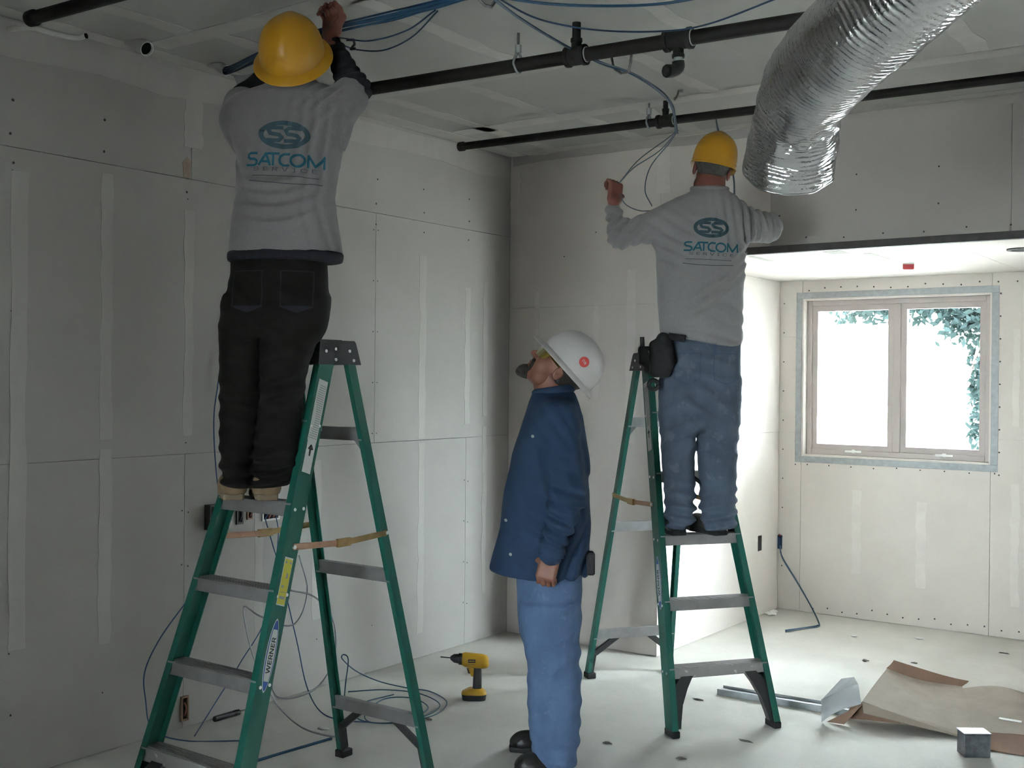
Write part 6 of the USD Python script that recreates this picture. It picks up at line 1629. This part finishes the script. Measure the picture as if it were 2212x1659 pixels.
# ------------------------------------------------------------------ cordless drill
def drill():
    r = thing('cordless_drill', 'yellow and black cordless drill standing on its battery on the floor', 'drill', (0.744, -1.300, 0.0), A_CAM)
    hull = lambda secs: trimesh.convex.convex_hull(np.vstack(secs))
    el = lambda x, z, a, b, n=20, y=0: np.array([(x + 0, y + a * math.cos(q), z + b * math.sin(q)) for q in np.linspace(0, 2 * np.pi, n, endpoint=False)])
    hz = lambda z, x0, x1, w, n=24: np.array([((x0 + x1) / 2 + (x1 - x0) / 2 * np.sign(math.cos(q)) * abs(math.cos(q)) ** 0.7, w * np.sign(math.sin(q)) * abs(math.sin(q)) ** 0.7, z) for q in np.linspace(0, 2 * np.pi, n, endpoint=False)])
    part(r, 'battery', hull([hz(0.0, -0.058, 0.056, 0.036), hz(0.028, -0.062, 0.060, 0.040)]), 'black_resin', smooth=35)
    part(r, 'battery_housing', hull([hz(0.0285, -0.063, 0.061, 0.041), hz(0.040, -0.060, 0.058, 0.040), hz(0.056, -0.030, 0.038, 0.028)]), 'yellow_tool', smooth=35)
    part(r, 'handle', hull([hz(0.054, -0.008, 0.036, 0.018), hz(0.10, -0.006, 0.036, 0.0185), hz(0.155, -0.004, 0.034, 0.018)]), 'black_resin', smooth=35)
    part(r, 'handle_front', hull([hz(0.115, -0.016, -0.002, 0.013), hz(0.158, -0.034, 0.0, 0.017)]), 'yellow_tool', smooth=35)
    part(r, 'trigger', hull([hz(0.128, -0.030, -0.014, 0.008), hz(0.152, -0.038, -0.022, 0.009)]), 'black_plastic', smooth=35)
    dz = lambda x: 0.190 - 0.10 * x
    part(r, 'motor_housing', hull([el(-0.060, dz(-0.06), 0.029, 0.030), el(-0.045, dz(-0.045), 0.034, 0.036), el(0.040, dz(0.04), 0.034, 0.036), el(0.062, dz(0.062), 0.028, 0.030), el(0.070, dz(0.07), 0.018, 0.020)]), 'yellow_tool', smooth=35)
    part(r, 'clutch_collar', hull([el(-0.0605, dz(-0.06), 0.028, 0.0285), el(-0.076, dz(-0.076), 0.028, 0.0285)]), 'black_plastic', smooth=35)
    part(r, 'chuck', hull([el(-0.0765, dz(-0.076), 0.024, 0.024), el(-0.10, dz(-0.10), 0.021, 0.021), el(-0.117, dz(-0.117), 0.009, 0.009)]), 'black_resin', smooth=35)
    part(r, 'drill_bit', tube([(-0.116, 0, dz(-0.116)), (-0.165, 0, dz(-0.165))], 0.0028, 8), 'black_plastic')
    pl = part(r, 'name_plate', box(-0.030, 0.006, -0.0362, -0.0335, 0.187, 0.203), 'print_black')
    part(pl, 'plate_stripe', cat_(box(-0.026, 0.002, -0.0368, -0.0360, 0.1935, 0.1965)), 'yellow_tool')
    part(r, 'model_plate', box(-0.028, 0.004, -0.0356, -0.033, 0.1765, 0.1815), 'cardboard_dark')


drill()

# ------------------------------------------------------------------ flattened cardboard box and what lies round it
def slab(pts, t, n=None):
    """A flat panel through pts (a planar ring), t thick."""
    p = np.asarray(pts, float)
    nn = np.zeros(3)
    for i in range(len(p)):
        nn += np.cross(p[i], p[(i + 1) % len(p)])
    nn /= np.linalg.norm(nn)
    c = p.mean(0)
    tri = [(0, i, i + 1) for i in range(1, len(p) - 1)]
    k = len(p)
    V = np.vstack([p + nn * t / 2, p - nn * t / 2])
    F = list(tri) + [(a + k, c_ + k, b + k) for a, b, c_ in tri]
    for i in range(k):
        j = (i + 1) % k
        F += [(i, i + k, j + k), (i, j + k, j)]
    return trimesh.Trimesh(V, np.array(F), process=False)


def sheet_grid(a, b, c, d, t, sag=0.0, n=12, seed=0):
    """A bent panel over the quad a b c d, t thick."""
    a, b, c, d = (np.asarray(q, float) for q in (a, b, c, d))
    u, v = np.meshgrid(np.linspace(0, 1, n), np.linspace(0, 1, n), indexing='ij')
    u, v = u[..., None], v[..., None]
    P = (a * (1 - u) * (1 - v) + b * u * (1 - v) + c * u * v + d * (1 - u) * v)
    P = P + np.array([0, 0, 1]) * (-sag * np.sin(np.pi * u) + 0.004 * np.sin(5 * u + 3 * v + seed))
    V = P.reshape(-1, 3)
    F = [(i * n + j, (i + 1) * n + j, (i + 1) * n + j + 1, i * n + j + 1) for i in range(n - 1) for j in range(n - 1)]
    k = n * n
    W = np.vstack([V + [0, 0, t], V])
    G = list(F) + [tuple(x + k for x in f[::-1]) for f in F]
    rim = [i * n for i in range(n)] + [(n - 1) * n + j for j in range(1, n)] + [i * n + n - 1 for i in range(n - 2, -1, -1)] + [j for j in range(n - 2, 0, -1)]
    for i in range(len(rim)):
        p, q = rim[i], rim[(i + 1) % len(rim)]
        G.append((p, p + k, q + k, q))
    m = trimesh.Trimesh(*meshkit.arrays((W, np.array(G)))[:2], process=False)
    m.fix_normals()
    return m


cb = thing('cardboard_box', 'flattened brown cardboard box lying open on the floor at lower right', 'cardboard box', (2.242, -0.644, 0.0), 0)
o_ = np.array([2.242, -0.644, 0.0])
NL, FL, FR, NR = np.array([2.412, -0.580, 0.110]), np.array([2.390, -0.150, 0.170]), np.array([2.656, 0.189, 0.050]), np.array([2.872, -0.455, 0.008])
part(cb, 'main_panel', sheet_grid(NL - o_, NR - o_, FR - o_, FL - o_, 0.005, 0.012), 'cardboard', smooth=30)
lip = np.array([0.012, -0.022, -0.028])
part(cb, 'front_flange', slab([NL - o_, NR - o_, NR + [0.0, -0.03, -0.006] - o_, NL + lip * 1.4 - o_], 0.004), 'cardboard')
part(cb, 'back_flange', sheet_grid(FL + [-0.002, -0.002, 0.004] - o_, FR + [0, -0.002, 0.004] - o_, FR + [0.02, 0.045, 0.030] - o_, FL + [0.015, 0.055, 0.034] - o_, 0.004, 0.012, seed=3), 'cardboard_dark', smooth=30)
part(cb, 'inner_side', slab([NL + [-0.05, 0.05, -0.012] - o_, NR + [-0.04, 0.05, -0.003] - o_, np.array([2.80, -0.36, 0.003]) - o_, np.array([2.30, -0.50, 0.003]) - o_], 0.004), 'cardboard_dark')
part(cb, 'lit_flap', sheet_grid(np.array([2.245, -0.640, 0.004]) - o_, NL + [-0.004, 0.0, -0.004] - o_, np.array([2.352, -0.455, 0.150]) - o_, np.array([2.262, -0.690, 0.118]) - o_, 0.004, -0.01), 'cardboard_lit', smooth=30, label='end flap with the light on it painted into its colour')  # flap brightness comes from its painted colour
part(cb, 'flap_tip', slab([np.array([2.262, -0.690, 0.120]) - o_, np.array([2.352, -0.455, 0.152]) - o_, np.array([2.325, -0.440, 0.182]) - o_, np.array([2.285, -0.500, 0.180]) - o_], 0.004), 'cardboard_lit')
part(cb, 'under_panel', slab([np.array([2.262, -0.620, 0.004]) - o_, np.array([2.34, -0.610, 0.004]) - o_, NL + [0.004, 0.01, -0.008] - o_], 0.004), 'cardboard_dark')
part(cb, 'end_panel', sheet_grid(NR + [-0.004, 0, -0.002] - o_, np.array([3.20, -0.36, 0.012]) - o_, np.array([3.02, 0.17, 0.055]) - o_, FR + [-0.004, 0, -0.003] - o_, 0.005, -0.03, seed=2), 'cardboard', smooth=30)
part(cb, 'end_flap', slab([np.array([2.90, -0.47, 0.040]) - o_, np.array([3.22, -0.40, 0.055]) - o_, np.array([3.20, -0.56, 0.004]) - o_, np.array([2.93, -0.60, 0.004]) - o_], 0.004), 'cardboard_dark')
part(cb, 'torn_hole', slab([np.array([2.735, 0.20, 0.0625]) - o_, np.array([2.80, 0.20, 0.066]) - o_, np.array([2.79, 0.16, 0.068]) - o_, np.array([2.73, 0.17, 0.0650]) - o_], 0.003), 'dark_hole')
part(cb, 'packing_tape', slab([np.array([2.925, -0.235, 0.0525]) - o_, np.array([3.02, -0.238, 0.0535]) - o_, np.array([3.022, -0.262, 0.0520]) - o_, np.array([2.925, -0.258, 0.0510]) - o_], 0.003), 'tape_white')

jb = thing('junction_box', 'small grey metal box standing in front of the cardboard', 'metal box', (2.925, -0.690, 0.0), A_CAM)
part(jb, 'box_body', box(-0.056, 0.056, -0.035, 0.045, 0.0, 0.098, 0.004), 'grey_steel')
part(jb, 'box_lip', cat_(box(-0.058, 0.058, -0.038, 0.048, 0.0985, 0.1025, 0.001)), 'galvanized')

st = thing('metal_stud', 'flat scrap of metal stud on the floor running under the cardboard', 'metal strip', (1.655, -0.46, 0.0), 0.06)
part(st, 'web', box(0, 0.72, -0.040, 0.040, 0.016, 0.0172), 'galvanized')
part(st, 'flange', box(0, 0.72, -0.041, -0.0398, 0.0, 0.030), 'galvanized')
part(st, 'flange', box(0, 0.72, 0.0398, 0.041, 0.0, 0.030), 'galvanized')

g = np.random.default_rng(17)
for k, (x, y, z) in enumerate(MISC['floorbits']):
    lab = ('dark chip of rubbish on the floor left of the metal strip', 'small dark chip on the floor right of the navy-shirted man', 'dark chip on the floor between ladder feet and cardboard', 'dark chip low on the floor right of the jeans', 'small chip on the bright floor above the pale flap', 'thin chip on the bright floor above the cardboard', 'dark chip on the floor at the far right', 'white chip on the floor below the window', 'white streak of plaster on the floor near the window wall', 'white chip on the floor behind the ladder feet', 'dark chip on the floor beside the cable coil', 'chip on the floor behind the right ladder')[k]
    m = trimesh.creation.icosphere(1, 1.0)
    m.vertices = np.array(m.vertices) * [0.016 + 0.014 * g.random(), 0.008 + 0.008 * g.random(), 0.0035] * (1 + 0.25 * g.normal(size=(len(m.vertices), 1)))
    m.apply_translation([x, y, 0.0032 - min(0, m.bounds[0, 2] + 0.0032)])
    obj('debris_chip', m, 'chip_white' if k in (7, 8, 9) else 'chip', lab, 'debris')

# ------------------------------------------------------------------ alcove
sc1 = thing('plaster_scrap', 'broken white plaster scrap on the floor in the alcove corner', 'scrap', (1.085, 1.53, 0.0), 0.4)
for k in range(3):
    m = trimesh.creation.icosphere(1, 1.0); m.vertices = np.array(m.vertices) * [0.035 - 0.008 * k, 0.028, 0.012] * (1 + 0.2 * g.normal(size=(len(m.vertices), 1)))
    m.apply_translation([0.012 * k, 0.045 * (k - 1), 0.0125]); m.apply_translation([0, 0, -min(0, m.bounds[0, 2])])
    part(sc1, 'fragment', m, 'chip_white')
ob = thing('outlet_box', 'blue and red outlet box in the alcove corner with a blue cable', 'electrical box', (AX + 0.004, AD - 0.0045, 0.415), 0)
part(ob, 'box_frame', box(0, 0.03, -0.012, 0, 0, 0.095, 0.002), 'cable_blue_dark')
part(ob, 'wire', tube(spline([(0.012, -0.013, 0.092), (0.018, -0.02, 0.10), (0.022, -0.016, 0.085)], 8), 0.005, 6), 'red_paint', smooth=True)
cbp = MISC['alcove_cable']
bundle('pair of blue cables slanting from the alcove outlet box to the floor', [(AX + 0.024, AD - 0.02, 0.44)] + [(x + 0.0, y, max(z, 0.008)) for x, y, z in cbp[1:]], 2, 0.0035, ['cable_blue', 'cable_slate'], 9, 0.0048)
fd = thing('fire_detector', 'small red box on the bright alcove ceiling', 'alarm device', (2.144, 0.954, HA - 0.0005), 0.35)
part(fd, 'cover', box(-0.030, 0.030, -0.028, 0.028, -0.034, 0.0, 0.004), 'red_paint')
part(fd, 'base', box(-0.033, 0.033, -0.031, 0.031, -0.004, -0.0005), 'white_plastic')
dl = thing('recessed_housing', 'dark recessed housing in the alcove ceiling at the right edge', 'ceiling housing', (2.86, 0.50, HA - 0.0005), 0)
part(dl, 'trim_ring', lathe([(0.062, -0.001), (0.085, -0.001), (0.085, -0.006), (0.062, -0.006), (0.062, -0.001)], 28), 'bead_dark', smooth=40)
part(dl, 'recess', cyl((0, 0, -0.0045), (0, 0, -0.0015), 0.0615, 28), 'dark_hole')


# ------------------------------------------------------------------ tree outside the window
def tree():
    g = np.random.default_rng(31)
    t = thing('tree', 'dark leafy tree outside the window, its twigs crossing the top of the panes', 'tree', (2.35, 5.1, -0.16), 0)
    part(t, 'trunk', tube(spline([(0, 0, 0), (0.05, 0, 1.5), (-0.02, 0.02, 3.0), (0.0, 0, 4.6)], 30), np.linspace(0.13, 0.06, len(spline([(0, 0, 0), (0.05, 0, 1.5), (-0.02, 0.02, 3.0), (0.0, 0, 4.6)], 30))), 12), 'bark', smooth=True)
    for b in ([(0, 0, 2.6), (-0.5, -0.05, 2.9), (-1.1, -0.1, 2.75), (-1.9, -0.1, 2.55)], [(0, 0, 2.2), (-0.35, -0.1, 2.35), (-0.7, -0.1, 2.2), (-0.85, -0.1, 1.8)], [(0, 0, 3.0), (0.6, 0.3, 3.5), (1.2, 0.4, 3.6)], [(0, 0, 3.2), (-0.6, 0.6, 3.9), (-1.0, 0.9, 4.3)]):
        s = spline(b, 20)
        part(t, 'branch', tube(s, np.linspace(0.035, 0.010, len(s)), 8), 'bark', smooth=True)
    cl = [((-1.80, -0.1, 2.42), (0.28, 0.2, 0.13), 260), ((-1.45, -0.1, 2.50), (0.3, 0.25, 0.22), 300), ((-1.12, -0.1, 2.42), (0.30, 0.2, 0.13), 260), ((-0.88, -0.1, 2.30), (0.26, 0.2, 0.22), 420), ((-0.80, -0.05, 1.75), (0.07, 0.1, 0.40), 200), ((-0.80, -0.05, 1.25), (0.06, 0.1, 0.25), 70), ((-0.4, 0, 2.6), (0.5, 0.4, 0.4), 500), ((0.3, 0.2, 3.3), (0.9, 0.8, 0.7), 700), ((-0.7, 0.4, 3.4), (0.8, 0.7, 0.6), 700), ((0.2, 0, 4.3), (0.9, 0.8, 0.7), 700)]
    V, F, n = [], [], 0
    for c, r, k in cl:
        for _ in range(k):
            p = np.array(c) + np.clip(g.normal(0, 0.5, 3), -1, 1) * np.array(r)
            d = g.normal(size=3); d /= np.linalg.norm(d); e = np.cross(d, g.normal(size=3)); e /= np.linalg.norm(e)
            L = 0.035 + 0.025 * g.random()
            q = [p - d * L, p + e * L * 0.45, p + d * L, p - e * L * 0.45]
            V += q; F += [(n, n + 1, n + 2), (n, n + 2, n + 3)]; n += 4
    part(t, 'foliage', trimesh.Trimesh(np.array(V), np.array(F), process=False), 'leaf', kind='stuff')


tree()
